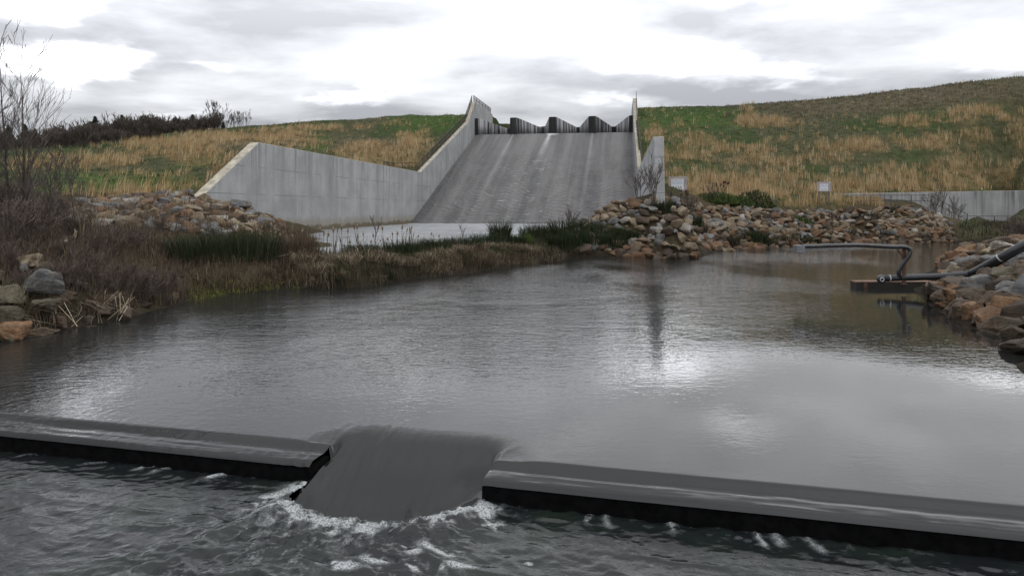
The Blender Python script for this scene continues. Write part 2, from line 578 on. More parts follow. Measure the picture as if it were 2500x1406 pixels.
cs((4.4, W + 1, 6.3), (12, W + 1, 9.0), (20, W + 1, 12), (30, W + 1, 15.2), (50, W + 1, 19.2), (-5, W + 1, 6.2), (-15, W + 1, 5.6), (-24, W + 1, 4.4), (-32, W + 1, 3.2), (-38, W + 1, 2.7))
# near right bank
cw((2275, 738), (2330, 770), (2420, 815), (2500, 885), (2600, 960), (2300, 690), (2310, 660), (2330, 640))
cp((2400, 700, 18.5), (2500, 690, 17), (2500, 640, 20.5), (2420, 640, 22), (2390, 610, 27), (2470, 592, 27), (2560, 590, 26), (2700, 600, 22), (2700, 700, 15), (2700, 850, 11), (2345, 625, 28))
pts.append((17.5, 32, -.4))
pts.append((22, 36, -.5))
pts.append((18, 29.8, .05))
pts.append((30, 38, .6))
pts.append((36, 45, .8))
pts.append((38, 55, 1.0))
pts.append((60, 40, 4))
pts.append((-60, 30, 6))
pts.append((-80, 90, 10))
pts.append((-60, 130, 14))
PT = np.array(pts)


def rbf_fit(P):
    n = len(P)
    d = np.hypot(P[:, None, 0] - P[None, :, 0], P[:, None, 1] - P[None, :, 1])
    Mx = np.zeros((n + 3, n + 3))
    Mx[:n, :n] = d + np.eye(n) * -.02
    Mx[:n, n] = 1
    Mx[:n, n + 1] = P[:, 0]
    Mx[:n, n + 2] = P[:, 1]
    Mx[n:, :n] = Mx[:n, n:].T
    rhs = np.zeros(n + 3)
    rhs[:n] = P[:, 2]
    return np.linalg.solve(Mx, rhs)


COEF = rbf_fit(PT)

# the grassy berm between upper pool and front pond: crest polyline
BERM = np.array([onz(560, 640, .75)[:2], onz(700, 618, .85)[:2], onz(800, 622, .9)[:2], onz(900, 612, .9)[:2], onz(1000, 607, .9)[:2], onz(1100, 600, .9)[:2], onz(1200, 592, .9)[:2], onz(1275, 590, .86)[:2]])
LINK = np.array([onz(1275, 590, .86)[:2], onz(1296, 583, .80)[:2], onz(1335, 580, .86)[:2]])
BERM2 = np.array([onz(1335, 580, .86)[:2], onz(1420, 579, .9)[:2], onz(1500, 578, .9)[:2], onz(1560, 577, .95)[:2]])


def dist_poly(X, Y, L):
    best = np.full(X.shape, 1e9)
    for (ax, ay), (bx, by) in zip(L[:-1], L[1:]):
        dx, dy = bx - ax, by - ay
        t = np.clip(((X - ax) * dx + (Y - ay) * dy) / (dx * dx + dy * dy), 0, 1)
        best = np.minimum(best, np.hypot(X - ax - t * dx, Y - ay - t * dy))
    return best


def height(X, Y, detail=True):
    X = np.asarray(X, float)
    Y = np.asarray(Y, float)
    sh = X.shape
    x, y = X.ravel(), Y.ravel()
    z = np.empty_like(x)
    n = len(PT)
    for i in range(0, len(x), 20000):
        xx, yy = x[i:i + 20000], y[i:i + 20000]
        d = np.hypot(xx[:, None] - PT[None, :, 0], yy[:, None] - PT[None, :, 1])
        z[i:i + 20000] = d @ COEF[:n] + COEF[n] + COEF[n + 1] * xx + COEF[n + 2] * yy
    db = np.minimum(np.minimum(dist_poly(x, y, BERM), dist_poly(x, y, BERM2)), 2.4 * dist_poly(x, y, LINK))
    berm = .88 - .95 * sst(.4, 2.5, db)
    inner = db < 2.5
    s_, w_ = to_sw(x, y)
    cap = np.interp(s_, [-41, -36.2, -33, -30, -27.5, -25, -20], [2.9, 2.35, 1.75, 1.2, .72, -.1, -1])
    z = np.where((w_ > -.45) & (w_ < 7) & (s_ > -41) & (s_ < -20), np.minimum(z, cap), z)
    z = np.where(inner, np.maximum(z, berm - .05), z)
    if detail:
        am = np.clip((z - .0) * .5, 0, 1)
        z = z + am * ((fbm(x * .35, y * .35, 4, 3) - .5) * .55 + (fbm(x * 1.6, y * 1.6, 3, 9) - .5) * .16)
    return z.reshape(sh)


def gold(px, py):
    """how much dry golden grass grows where"""
    B = [(1600, 385, 34, 70, .95), (1670, 300, 45, 18, .35), (1690, 365, 60, 40, .55), (1870, 302, 70, 11, .95), (1822, 285, 22, 25, .6), (1745, 375, 120, 28, .55),
         (1900, 385, 150, 26, .75), (2080, 358, 150, 14, .85), (2215, 300, 70, 13, .95), (2410, 283, 110, 20, .9), (2350, 345, 170, 22, .85), (2480, 330, 50, 60, .8), (2420, 408, 150, 34, .85),
         (2250, 430, 150, 28, .8), (1950, 435, 200, 22, .5), (1800, 448, 160, 18, .95), (1760, 480, 160, 22, 1.0), (2150, 458, 300, 15, 1.0), (2450, 445, 100, 22, .85), (1960, 498, 160, 12, .9), (2110, 500, 90, 10, 1.0),
         (1690, 430, 90, 20, .5), (1950, 345, 120, 10, .3), (1660, 470, 60, 40, .8),
         (200, 396, 140, 15, 1.0), (400, 362, 130, 24, .9), (550, 340, 120, 14, .9), (500, 388, 90, 18, .85), (560, 412, 50, 40, .7), (440, 440, 50, 26, .35), (290, 425, 90, 10, .3), (340, 476, 210, 13, 1.1), (520, 470, 60, 25, .9),
         (690, 327, 90, 12, .95), (810, 316, 130, 8, .8), (700, 352, 90, 16, .6), (960, 388, 100, 24, 1.0), (1015, 350, 50, 36, .75), (910, 362, 70, 14, .6), (970, 300, 70, 8, .25), (60, 400, 60, 20, .5), (860, 372, 60, 10, .8)]
    g = np.zeros_like(px)
    for cx, cy, rx, ry, s in B:
        q = ((px - cx) / rx) ** 2 + ((py - cy) / ry) ** 2
        g = np.maximum(g, s * np.exp(-q * q * .7))
    return g


GREEN, OLIVE, THATCH, DRY, MUD = (.036, .052, .017), (.060, .060, .030), (.095, .078, .050), (.24, .165, .075), (.020, .016, .011)


def build_ground():
    ss = np.concatenate([np.arange(-82, -20, .42), np.arange(-20, 60, .7), np.arange(60, 130, 4), np.arange(130, 900, 60.)])
    ss = np.concatenate([[-130, -110, -95], ss])
    wl = -.3 - np.concatenate([np.arange(0, 26, .5), np.arange(26, 90, 1.2), np.arange(90, 200, 8), np.arange(200, 900, 70.)])
    wm = np.linspace(-.3, W + .3, 58)
    wr = W + .3 + np.concatenate([np.arange(0, 40, .5), np.arange(40, 110, 1.2), np.arange(110, 220, 8), np.arange(220, 900, 70.)])
    ww = np.concatenate([wl[::-1], wm[1:-1], wr])
    S, Wd = np.meshgrid(ss, ww, indexing='ij')
    X = A0[0] + D[0] * S + R[0] * Wd
    Y = A0[1] + D[1] * S + R[1] * Wd
    Z = height(X, Y)
    far = sst(110, 300, np.hypot(S, Wd - 12))
    Z = Z * (1 - far) + 8.0 * far * (S > 0) + 4 * far * (S <= 0)
    near = sst(-66, -72, S) * sst(-14, -6, Wd) * sst(40, 33, Wd)          # stream bed below the low weir
    Z = np.where(near > 0, np.minimum(Z, Z * (1 - near) - 1.2 * near), Z)
    V = np.stack([X, Y, Z], -1).reshape(-1, 3)
    ni, nj = S.shape
    idx = np.arange(ni * nj).reshape(ni, nj)
    Fq = np.stack([idx[:-1, :-1], idx[:-1, 1:], idx[1:, 1:], idx[1:, :-1]], -1)
    sc, wc = (S[:-1, :-1] + S[1:, 1:]) / 2, (Wd[:-1, :-1] + Wd[1:, 1:]) / 2
    keep = ~((wc > -.3) & (wc < W + .3) & (sc > -25) & (sc < 62))
    Fq = Fq[keep]
    px, py = proj(V)
    g = gold(px, py)
    n1 = fbm(V[:, 0] * .16, V[:, 1] * .10, 5, 21)
    n2 = fbm(V[:, 0] * .6, V[:, 1] * .4, 4, 33)
    col = np.ones((len(V), 1)) * np.array(GREEN)

    def blend(col, c, f):
        f = np.clip(f, 0, 1)[:, None]
        return col * (1 - f) + np.array(c) * f
    col = blend(col, OLIVE, sst(.42, .6, n1) * .9)
    # brown thatch: the upper right slope, and scattered
    up = np.exp(-((px - 2180) / 420) ** 4 - ((py - (300 - (px - 1500) * .09)) / 42) ** 4)
    col = blend(col, THATCH, up * (.55 + .6 * n2))
    col = blend(col, THATCH, np.exp(-((px - 880) / 120) ** 4 - ((py - 352) / 16) ** 4) * .8)
    col = blend(col, THATCH, np.exp(-((px - 640) / 140) ** 4 - ((py - 352) / 22) ** 4) * .8)
    grn = np.maximum(np.exp(-((px - 1680) / 140) ** 4 - ((py - 290) / 28) ** 4), np.exp(-((px - 1090) / 120) ** 4 - ((py - 300) / 24) ** 4))
    grn = np.maximum(grn, np.exp(-((px - 300) / 180) ** 4 - ((py - 446) / 24) ** 4))
    grn = np.maximum(grn, np.exp(-((px - 330) / 50) ** 4 - ((py - 345) / 14) ** 4))
    grn = np.maximum(grn, np.exp(-((px - 770) / 40) ** 4 - ((py - 352) / 18) ** 4))
    col = blend(col, (.040, .074, .015), grn * .95)
    nn1 = fbm(V[:, 0] * .45, V[:, 1] * .3, 3, 5)
    col = blend(col, DRY, g * sst(.40, .62, nn1 + (g - .5) * .2) * .5)
    low = ((V[:, 1] < 50) & (V[:, 2] < 3.4)) | ((V[:, 1] < 66) & (px > 1300) & (px < 2350) & (py > np.where(px > 2080, 480, 507)))
    col = blend(col, (.055, .042, .026), low * .9)
    col = blend(col, MUD, sst(.5, .1, V[:, 2]))
    ground = mesh("ground", V, Fq, M['ground'], None, True, col)
    tag(ground, kind="structure")


build_ground()

# ------------------------------------------------------------------ blades (grass, reeds) as numpy batches
class Blades:
    def __init__(self):
        self.V, self.F, self.Cc, self.n = [], [], [], 0

    def add(self, root, hgt, lean, ang, width, col, droop=.35):
        """root (n,3), hgt/lean/ang/width (n,), col (n,3)"""
        n = len(root)
        if n == 0:
            return
        dx, dy = np.cos(ang), np.sin(ang)
        fa = rng.uniform(0, math.pi, n)
        wx, wy = np.cos(fa) * width / 2, np.sin(fa) * width / 2
        z0 = np.zeros(n)
        side = np.stack([wx, wy, z0], -1)
        d = np.stack([dx, dy, z0], -1)
        up = np.array([0, 0, 1.])
        mid = root + up * (hgt * .6)[:, None] + d * (lean * hgt * .35)[:, None]
        tip = root + up * (hgt * (1 - droop * lean))[:, None] + d * (lean * hgt)[:, None]
        P = np.stack([root - side, root + side, mid - side * .8, mid + side * .8, tip], 1).reshape(-1, 3)
        b = self.n + np.arange(n)[:, None] * 5
        T = np.concatenate([b + np.array([[0, 1, 3]]), b + np.array([[0, 3, 2]]), b + np.array([[2, 3, 4]])], 0)
        self.V.append(P)
        self.F.append(T)
        self.Cc.append(np.repeat(col, 5, 0))
        self.n += n * 5

    def build(self, name, mat=None, parent=None):
        return mesh(name, np.concatenate(self.V), np.concatenate(self.F), mat or M['blade'], parent, False, np.concatenate(self.Cc))


def tufts(bl, P, per, h, spread, lean, width, cols, winddir=None, hv=.3, droop=.35):
    n = len(P)
    if n == 0:
        return
    root = np.repeat(P, per, 0)
    hh = np.repeat(np.broadcast_to(np.asarray(h, float), (n,)), per) * rng.uniform(1 - hv, 1 + hv, n * per)
    off = rng.normal(0, 1, (n * per, 2)) * np.repeat(np.broadcast_to(np.asarray(spread, float), (n,)), per)[:, None]
    root = root.copy()
    root[:, :2] += off
    root[:, 2] -= .04
    ang = rng.uniform(0, 2 * math.pi, n * per)
    ln = rng.uniform(.1, 1, n * per) * lean
    if winddir is not None:
        ang = winddir + rng.normal(0, .7, n * per)
    cols = np.asarray(cols)
    ci = rng.integers(0, len(cols), n)
    cc = np.repeat(cols[ci], per, 0) * rng.uniform(.65, 1.3, (n * per, 1))
    bl.add(root, hh, ln, ang, np.full(n * per, width) * rng.uniform(.6, 1.3, n * per), cc, droop)


def in_corridor(X, Y, pad=.6):
    s, w = to_sw(X, Y)
    return (w > -pad) & (w < W + pad) & (s > -36)


def scatter(n, x0, x1, y0, y1):
    X = rng.uniform(x0, x1, n)
    Y = rng.uniform(y0, y1, n)
    Z = height(X, Y)
    return np.stack([X, Y, Z], -1)


GOLDC = [(.46, .33, .17), (.38, .26, .125), (.52, .395, .23), (.31, .205, .095), (.43, .325, .19)]
GRNC = [(.040, .058, .018), (.050, .066, .022), (.034, .046, .016), (.068, .072, .032)]


def hill_grass():
    bl = Blades()
    gr = Blades()
    for (n, x0, x1, y0, y1) in ((52000, 14, 85, 47, 122), (52000, -85, -6, 38, 145)):
        P = scatter(n, x0, x1, y0, y1)
        px, py = proj(P)
        ok = (px > -80) & (px < 2580) & ~in_corridor(P[:, 0], P[:, 1], .8) & (P[:, 2] > 2.2) & (py < 520)
        # keep off the retaining wall landing
        ok &= ~((px > 2150) & (py > 470) & (P[:, 2] < 3.7))
        ok &= ~((px > 1380) & (px < 2340) & (P[:, 1] < 62) & (py > 506))
        P, px, py = P[ok], px[ok], py[ok]
        g = gold(px, py)
        nz = fbm(P[:, 0] * .45, P[:, 1] * .3, 3, 5)
        nz2 = fbm(P[:, 0] * .12, P[:, 1] * .5, 3, 15)
        pr = .52 * g * sst(.40, .58, nz * .6 + nz2 * .4 + (g - .5) * .22) + .014
        pr = np.where(px < 700, pr * .72, pr)
        u = rng.uniform(0, 1, len(P))
        sel = u < pr
        Q = P[sel]
        gsel = g[sel]
        wind = math.radians(165)
        left = Q[:, 0] < -18
        for msk, wd, ln in ((left, math.radians(10), .55), (~left, None, .22)):
            tufts(bl, Q[msk], 11, (.50 + .40 * np.clip(gsel[msk], 0, 1)) * rng.uniform(.6, 1.35, msk.sum()), .15, ln, .028, GOLDC, wd, .35)
        mid = (~sel) & (u < pr + .30 * np.clip(g, 0, 1))
        tufts(bl, P[mid], 7, .32, .22, .45, .03, [(.20, .155, .08), (.15, .125, .06), (.26, .19, .10), (.11, .10, .045)], None, .5)
        # short green and olive turf blades
        sel2 = (~sel) & (u > .60)
        tufts(gr, P[sel2], 5, .17, .22, .6, .05, GRNC, None, .5)
        sel3 = (~sel) & (u > .4) & (u < .6) & (np.exp(-((px - 2180) / 420) ** 4 - ((py - (300 - (px - 1500) * .09)) / 42) ** 4) > .4)
        tufts(gr, P[sel3], 6, .30, .2, .5, .05, [(.12, .10, .065), (.10, .085, .05), (.15, .115, .07)], None, .5)
    tag(bl.build("tall_dry_grass"), "tall golden dry grass standing in clumps on the dam slopes", "grass", kind="stuff")
    tag(gr.build("short_turf"), "short green turf covering the dam slopes", "grass", kind="stuff")


hill_grass()

# ------------------------------------------------------------------ spillway structures
SLOPE_TOP_S, SLOPE_TOP_Z = 35.45, 14.0


def floor_z(s):
    return POOL - .15 + (SLOPE_TOP_Z - POOL + .15) * s / SLOPE_TOP_S


def frame_matrix(origin, ex, ey):
    Mx = Matrix.Identity(4)
    ez = Vector((0, 0, 1))
    for i in range(3):
        Mx[i][0], Mx[i][1], Mx[i][2], Mx[i][3] = ex[i], ey[i], ez[i], origin[i]
    return Mx


SM = frame_matrix(sw(0, 0), (D[0], D[1], 0), (-R[0], -R[1], 0))   # local x=s, y=-w, z=z

prof_top = [(-39.6, 2.75), (-32.8, 6.6), (4.4, 6.6), (30.5, 15.5), (35.4, 19.2), (51, 19.3)]


def side_wall(w_in, w_out, label, tops):
    poly = tops + [(51, 11), (36, 11), (0, -1.2), (tops[0][0] - .5, -1.2)]
    mb = MB()
    mb.prism(poly, -w_in, -w_out)
    o = mb.build("spillway_wall", M['wall'], None, False, .04)
    o.matrix_world = SM
    tag(o, label, "wall", "concrete side walls of the spillway")
    return o


side_wall(-.62, 0.0, "long concrete spillway side wall left of the chute, wide grey basin face", prof_top)
prof_top = [(-34.0, 2.4)] + prof_top[1:]
side_wall(W, W + .62, "concrete spillway side wall right of the chute, seen almost edge-on beside the signboard", prof_top)


def railing(path, name, label, group, post_gap=2.4, hgt=1.07, picket=.16, mat=M['rail'], rails=(1.0, .52, .08), r=.03):
    path = [Vector(p) for p in path]
    root = empty(name, path[0], label, "railing", group)
    base = path[0].copy()
    path = [p - base for p in path]
    L = [0]
    for a, b in zip(path[:-1], path[1:]):
        L.append(L[-1] + (b - a).length)

    def P(t):
        for i in range(len(path) - 1):
            if t <= L[i + 1] or i == len(path) - 2:
                return path[i].lerp(path[i + 1], (t - L[i]) / (L[i + 1] - L[i]))
    for rz in rails:
        mb = MB()
        mb.tube([p + Vector((0, 0, hgt * rz)) for p in path], r, 6)
        mb.build("rail", mat, root)
    n = max(1, round(L[-1] / post_gap))
    for i in range(n + 1):
        p = P(L[-1] * i / n)
        mb = MB()
        mb.tube([p + Vector((0, 0, -.12)), p + Vector((0, 0, hgt + .02))], r * 1.25, 6)
        mb.build("post", mat, root)
    if picket:
        mb = MB()
        m = int(L[-1] / picket)
        for i in range(m):
            p = P(L[-1] * (i + .5) / m)
            mb.tube([p + Vector((0, 0, hgt * .08)), p + Vector((0, 0, hgt))], .011, 3, False)
        mb.build("picket_panel", mat, root)
    return root


def on_wall(w, rows):
    return [sw(s, w, z) for s, z in rows]


railing(on_wall(-.5, [(4.6, 6.6), (30.5, 15.5), (35.4, 19.2)]), "safety_railing", "dark picket railing climbing the left spillway wall beside the grass", "railings on the spillway walls")
railing(on_wall(-.3, [(35.7, 19.2), (50.8, 19.3)]), "safety_railing", "railing on the level top of the left spillway wall against the sky", "railings on the spillway walls")
railing(on_wall(W + .5, [(4.6, 6.6), (30.5, 15.5), (35.4, 19.2)]), "safety_railing", "dark picket railing along the right spillway wall, seen end-on as a spike", "railings on the spillway walls")
railing([sw(.3, -3.0, 6.5), sw(4.2, -3.0, 6.6), sw(4.2, -.5, 6.6)], "safety_railing", "short low railing in the dry grass where the left wall starts to climb", "railings on the spillway walls", 1.6)

# labyrinth weir on top of the chute
lab = empty("labyrinth_weir", sw(35.6, 0, 14.0), "black zigzag concrete weir with white streaks across the top of the chute", "weir")
LM = frame_matrix(sw(35.6, 0, 14.0), (D[0], D[1], 0), (-R[0], -R[1], 0))
lab.matrix_world = LM
TH, ZT, ZB, LEG = .4, 2.62, -.8, 14.6


def lab_wall(name, p, q, th, zt, taper=0.0):
    p, q = Vector((p[0], -p[1], 0)), Vector((q[0], -q[1], 0))
    t = (q - p).normalized()
    nn = Vector((-t.y, t.x, 0)) * th / 2
    V = []
    for z, e, k in ((ZB, taper, 1.25), (zt, 0, 1)):
        for c, sgn in ((p - t * e, 1), (q + t * e, 1), (q + t * e, -1), (p - t * e, -1)):
            V.append(c + nn * sgn * k + Vector((0, 0, z)))
    mb = MB()
    mb.add(V, [(3, 2, 1, 0), (4, 5, 6, 7), (0, 1, 5, 4), (1, 2, 6, 5), (2, 3, 7, 6), (3, 0, 4, 7)])
    return mb.build(name, M['lab'], lab, False, .03)


CY = W / 4
for i in range(5):
    wc = CY * i
    a, b = max(0.02, wc - .5), min(W - .02, wc + .5)
    lab_wall("apex_wall", (0, a), (0, b), TH + .15, ZT + .004, .14)
    if i < 4:
        uc = CY * (i + .5)
        lab_wall("side_wall", (.2, wc + .42), (LEG, uc - .42), TH, ZT)
        lab_wall("side_wall", (.2, wc + CY - .42), (LEG, uc + .42), TH, ZT)
        lab_wall("apex_wall", (LEG, uc - .55), (LEG, uc + .55), TH + .1, ZT + .004)
# gate slab behind the weir (dark base seen between the legs)
mb = MB()
mb.prism([(-.6, -.2), (16, -.2), (16, -1.2), (-.6, -1.2)], -.02, -W + .02)
mb.build("base_slab", M['lab'], lab)

# water running down the chute
def chute_water():
    nw, ns = 150, 420
    Wg = np.linspace(0.0, W, nw)
    L = math.hypot(SLOPE_TOP_S + .0, SLOPE_TOP_Z - POOL + .15)
    Lg = np.linspace(-.8, L, ns)
    WW, LL = np.meshgrid(Wg, Lg, indexing='ij')
    apex = (np.abs(((WW + CY / 2) % CY) - CY / 2))
    down = L - LL
    cx0 = CY * 2 - .02 * down - .15
    jet = WW - cx0
    # scalloped roll waves: phase bent by the distance to the streams that leave each apex
    bend = .55 * np.cos(2 * math.pi * WW / CY) + .9 * np.exp(-(jet / 2.6) ** 2) * np.minimum(down / 8, 1) + (fbm(WW * .9, LL * .22, 3, 5) - .5) * 1.9
    lam = .48 + .018 * down
    ph = np.cumsum(np.ones_like(LL) * (Lg[1] - Lg[0]) / lam, 1) + bend / .62
    wv = (.5 + .5 * np.sin(2 * math.pi * ph)) ** 2
    amp = (.026 + .13 * sst(2, 24, down)) * (.3 + 1.0 * fbm(WW * .7, LL * .5, 3, 8))
    zz = wv * amp + (fbm(WW * 2.2, LL * 3.5, 3, 2) - .5) * .03
    zz += .05 * np.exp(-(jet / .5) ** 2) * np.exp(-down / 12)
    edge = sst(0, .4, np.minimum(WW, W - WW))
    zz *= .3 + .7 * edge
    wid = .18 + .035 * down
    foam = np.exp(-((jet + .25) / (wid * 1.0)) ** 2) * np.exp(-down / 7.) * (.35 + .9 * fbm(WW * 5, LL * .9, 4, 31))
    foam += np.exp(-((WW - CY * 2) / .7) ** 2) * np.exp(-(down / .9) ** 2) * 1.2
    streak = np.exp(-(apex / (.16 + .012 * down)) ** 2) * (.18 + .2 * fbm(WW * 6, LL * .5, 3, 3)) * np.exp(-down / 26)
    foam += np.where(np.abs(WW - CY * 2) < CY * .5, 0, streak * .9)
    crest = sst(.80, 1.0, wv) * sst(.62, .78, fbm(WW * 1.6, LL * 1.8, 3, 55)) * sst(4, 20, down) * .55
    foam += crest * (np.exp(-(jet / 4) ** 2) + .25)
    V = np.stack([WW, LL, zz + .06], -1).reshape(-1, 3)
    idx = np.arange(nw * ns).reshape(nw, ns)
    Fq = np.stack([idx[:-1, :-1], idx[1:, :-1], idx[1:, 1:], idx[:-1, 1:]], -1).reshape(-1, 4)
    o = mesh("chute_water", V, Fq, M['chute'], None, True, None, np.clip(foam, 0, 1))
    th = math.atan2(SLOPE_TOP_Z - POOL + .15, SLOPE_TOP_S)
    ex = Vector((R[0], R[1], 0))
    ey = Vector((D[0] * math.cos(th), D[1] * math.cos(th), math.sin(th)))
    ez = ex.cross(ey)
    Mx = Matrix.Identity(4)
    o_ = sw(0, 0, POOL - .15)
    for i in range(3):
        Mx[i][0], Mx[i][1], Mx[i][2], Mx[i][3] = ex[i], ey[i], ez[i], o_[i]
    o.matrix_world = Mx
    tag(o, kind="structure")
    # slab under it
    mb = MB()
    mb.prism([(-1, POOL - 1.0), (35.45, 13.0), (35.45, 13.96), (-1, POOL - .55)], -.02, -W + .02)
    sl = mb.build("chute_slab", M['wall'])
    sl.matrix_world = SM
    tag(sl, "sloping concrete slab under the running water between the spillway walls", "spillway")


chute_water()

# ------------------------------------------------------------------ basin pool and its spill into the front pond
def basin_pool():
    edge = [(-20.0, 33.0), (-12.5, 28.5)] + [tuple(p) for p in BERM[1:]] + [tuple(p) for p in BERM2]
    nx = 60
    t = np.linspace(0, 1, nx)
    seg = np.array(edge)
    L = np.concatenate([[0], np.cumsum(np.hypot(*np.diff(seg, axis=0).T))])
    ex = np.interp(t * L[-1], L, seg[:, 0])
    ey = np.interp(t * L[-1], L, seg[:, 1])
    rowsv = []
    backl = np.array([sw(.6, -14.0), sw(.6, W)])[:, :2]
    ns = 90
    for j in range(ns + 1):
        q = (j / ns) ** 1.5
        bx = backl[0, 0] + (backl[1, 0] - backl[0, 0]) * t
        by = backl[0, 1] + (backl[1, 1] - backl[0, 1]) * t
        rowsv.append(np.stack([ex + (bx - ex) * q, ey + (by - ey) * q, np.full(nx, POOL)], -1))
    V = np.array(rowsv)
    X, Y = V[..., 0], V[..., 1]
    s, w = to_sw(X, Y)
    fo = .30 * sst(-40, 0, s) * fbm(X * .8, Y * .5, 4, 6) + 1.2 * sst(-1.2, .2, s + (fbm(X * 1.5, Y, 3, 7) - .5) * 1.2)
    fo += sst(.58, .74, fbm(X * .35, Y * 1.3, 4, 12)) * .12 + .22
    V = V.reshape(-1, 3)
    V[:, 2] += (fbm(V[:, 0] * 1.5, V[:, 1] * 1.5, 3, 4) - .5) * .04
    idx = np.arange((ns + 1) * nx).reshape(ns + 1, nx)
    Fq = np.stack([idx[:-1, :-1], idx[:-1, 1:], idx[1:, 1:], idx[1:, :-1]], -1).reshape(-1, 4)
    o = mesh("pool_water", V, Fq, M['pool'], None, True, None, np.clip(fo, 0, 1))
    tag(o, kind="structure")


basin_pool()

# ------------------------------------------------------------------ front pond, low weir, tailwater
def tongue_front(a):
    """b of the hydraulic jump at the foot of the notch"""
    t = np.clip((a - NA0) / (NA1 - NA0), 0, 1)
    return -.12 - .62 * np.sin(np.pi * np.clip(t * .92 + .06, 0, 1)) ** .75 - .16 * (1 - t)


def lip_profile(b, a):
    w1 = (fbm(a * 1.4, b * 3, 2, 77) - .5)
    z = -.055 * sst(.46, .22, b) - .008 * sst(.16, .0, b) ** 2 - .035 * sst(.05, -.03, b)
    z += .006 * np.exp(-((b - .20 - .03 * w1) / .06) ** 2)
    z += .005 * w1 * sst(.35, .15, b)
    z += ((fbm(a * 1.6, b * 16, 3, 78) - .5) * .010 + (fbm(a * 9, b * 5, 3, 79) - .5) * .0035) * sst(.5, .3, b) * sst(-.02, .06, b)
    z = z - 1.5 * np.clip(-b, 0, 1) ** 1.3
    return z


def notch_profile(b, a):
    t = (a - NA0) / (NA1 - NA0)
    z = -.36 * sst(1.18, -.44, b) ** 1.2 + .07 * np.exp(-(np.maximum(t, 0) / .09) ** 2) * sst(.5, .1, b) - .05 * np.exp(-((t - .45) / .3) ** 2) * sst(.4, -.2, b)
    z += .05 * np.exp(-((t - .62 + .25 * b) / .035) ** 2) * sst(.05, -.35, b) * .5
    z += .07 * np.exp(-((t - 1.0) / .13) ** 2) * sst(.35, -.1, b) - .06 * np.exp(-((t - .90) / .10) ** 2) * sst(.55, .2, b) * sst(-.3, .1, b)
    return z


def front_pond():
    a = np.arange(-9.6, 7.2, .022)
    b = np.concatenate([np.arange(-.95, .7, .017), np.arange(.7, 3.2, .05)])
    Ag, Bg = np.meshgrid(a, b, indexing='ij')
    soft = .012 + .38 * sst(.34, 1.3, Bg)
    innot = sst(-1, 1, (Ag - NA0 - .012) / soft) * sst(-1, 1, (NA1 - .012 - Ag) / soft)
    # the draw-down into the notch starts upstream of the weir
    t = np.clip((Ag - NA0) / (NA1 - NA0), -.5, 1.5)
    dd = np.maximum(np.maximum(NA0 - Ag, Ag - NA1), 0)
    fan = np.exp(-(dd / .22) ** 2)
    zn = notch_profile(Bg, Ag)
    zl = lip_profile(Bg, Ag)
    z = zl * (1 - innot) + zn * innot
    z = np.where(Bg > .42, np.minimum(z, -.03 * fan * sst(.95, .42, Bg)), z)
    tt = np.clip((Ag - NA0) / (NA1 - NA0), 0, 1)
    flow = Ag - .42 * (1 - tt) * np.clip(.6 - Bg, 0, 2) * .6
    cord = (fbm(flow * 13, Bg * 1.0, 2, 41) - .5) * .020 * sst(1.6, .3, Bg) * (.35 + .9 * (1 - tt) ** 2)
    cord = cord + (fbm(Ag * 3.5, Bg * 2.5, 2, 43) - .5) * .016 * sst(.5, -.3, Bg)
    z = z + .07 * sst(.16, -.02, Bg - tongue_front(Ag)) * innot * sst(-.1, -.3, Bg)
    z = z + cord * (.1 + .9 * fan)
    X = E[0] * Ag + Nn[0] * (Bg + B0)
    Y = E[1] * Ag + Nn[1] * (Bg + B0)
    V = np.stack([X, Y, z], -1).reshape(-1, 3)
    ni, nj = Ag.shape
    idx = np.arange(ni * nj).reshape(ni, nj)
    Fq = np.stack([idx[:-1, :-1], idx[1:, :-1], idx[1:, 1:], idx[:-1, 1:]], -1)
    ac, bc = (Ag[:-1, :-1] + Ag[1:, 1:]) / 2, (Bg[:-1, :-1] + Bg[1:, 1:]) / 2
    inn = (ac > NA0) & (ac < NA1)
    keep = (inn & (bc > tongue_front(ac) - .05)) | (~inn & (bc > -.016))
    zc_ = np.stack([z[:-1, :-1], z[1:, :-1], z[1:, 1:], z[:-1, 1:]], -1)
    torn = ((zc_.max(-1) - zc_.min(-1)) > .045) & (np.minimum(np.abs(ac - NA0), np.abs(ac - NA1)) < .05) & (bc < .36)
    keep &= ~torn
    Fq = Fq[keep].reshape(-1, 4)
    # far part of the pond: one strip behind the fine part, out to the banks
    n0 = len(V)
    big = []
    for aa, bb in ((-9.6, 3.15), (7.178, 3.15), (60, 3.15), (60, 75), (-60, 75), (-60, 3.15), (7.178, 75), (-9.6, 75), (-60, -.03), (-9.6, -.03), (7.178, -.03), (60, -.03)):
        big.append((E[0] * aa + Nn[0] * (bb + B0), E[1] * aa + Nn[1] * (bb + B0), 0.0))
    extra = [(n0 + 8, n0 + 9, n0, n0 + 5), (n0 + 10, n0 + 11, n0 + 2, n0 + 1), (n0, n0 + 1, n0 + 6, n0 + 7), (n0 + 1, n0 + 2, n0 + 3, n0 + 6), (n0 + 5, n0, n0 + 7, n0 + 4)]
    Fall = np.concatenate([Fq, np.array(extra)], 0)
    V = np.concatenate([V, np.array(big)], 0)
    o = mesh("pond_water", V, Fall, M['pond'], None, True)
    tag(o, kind="structure")


front_pond()


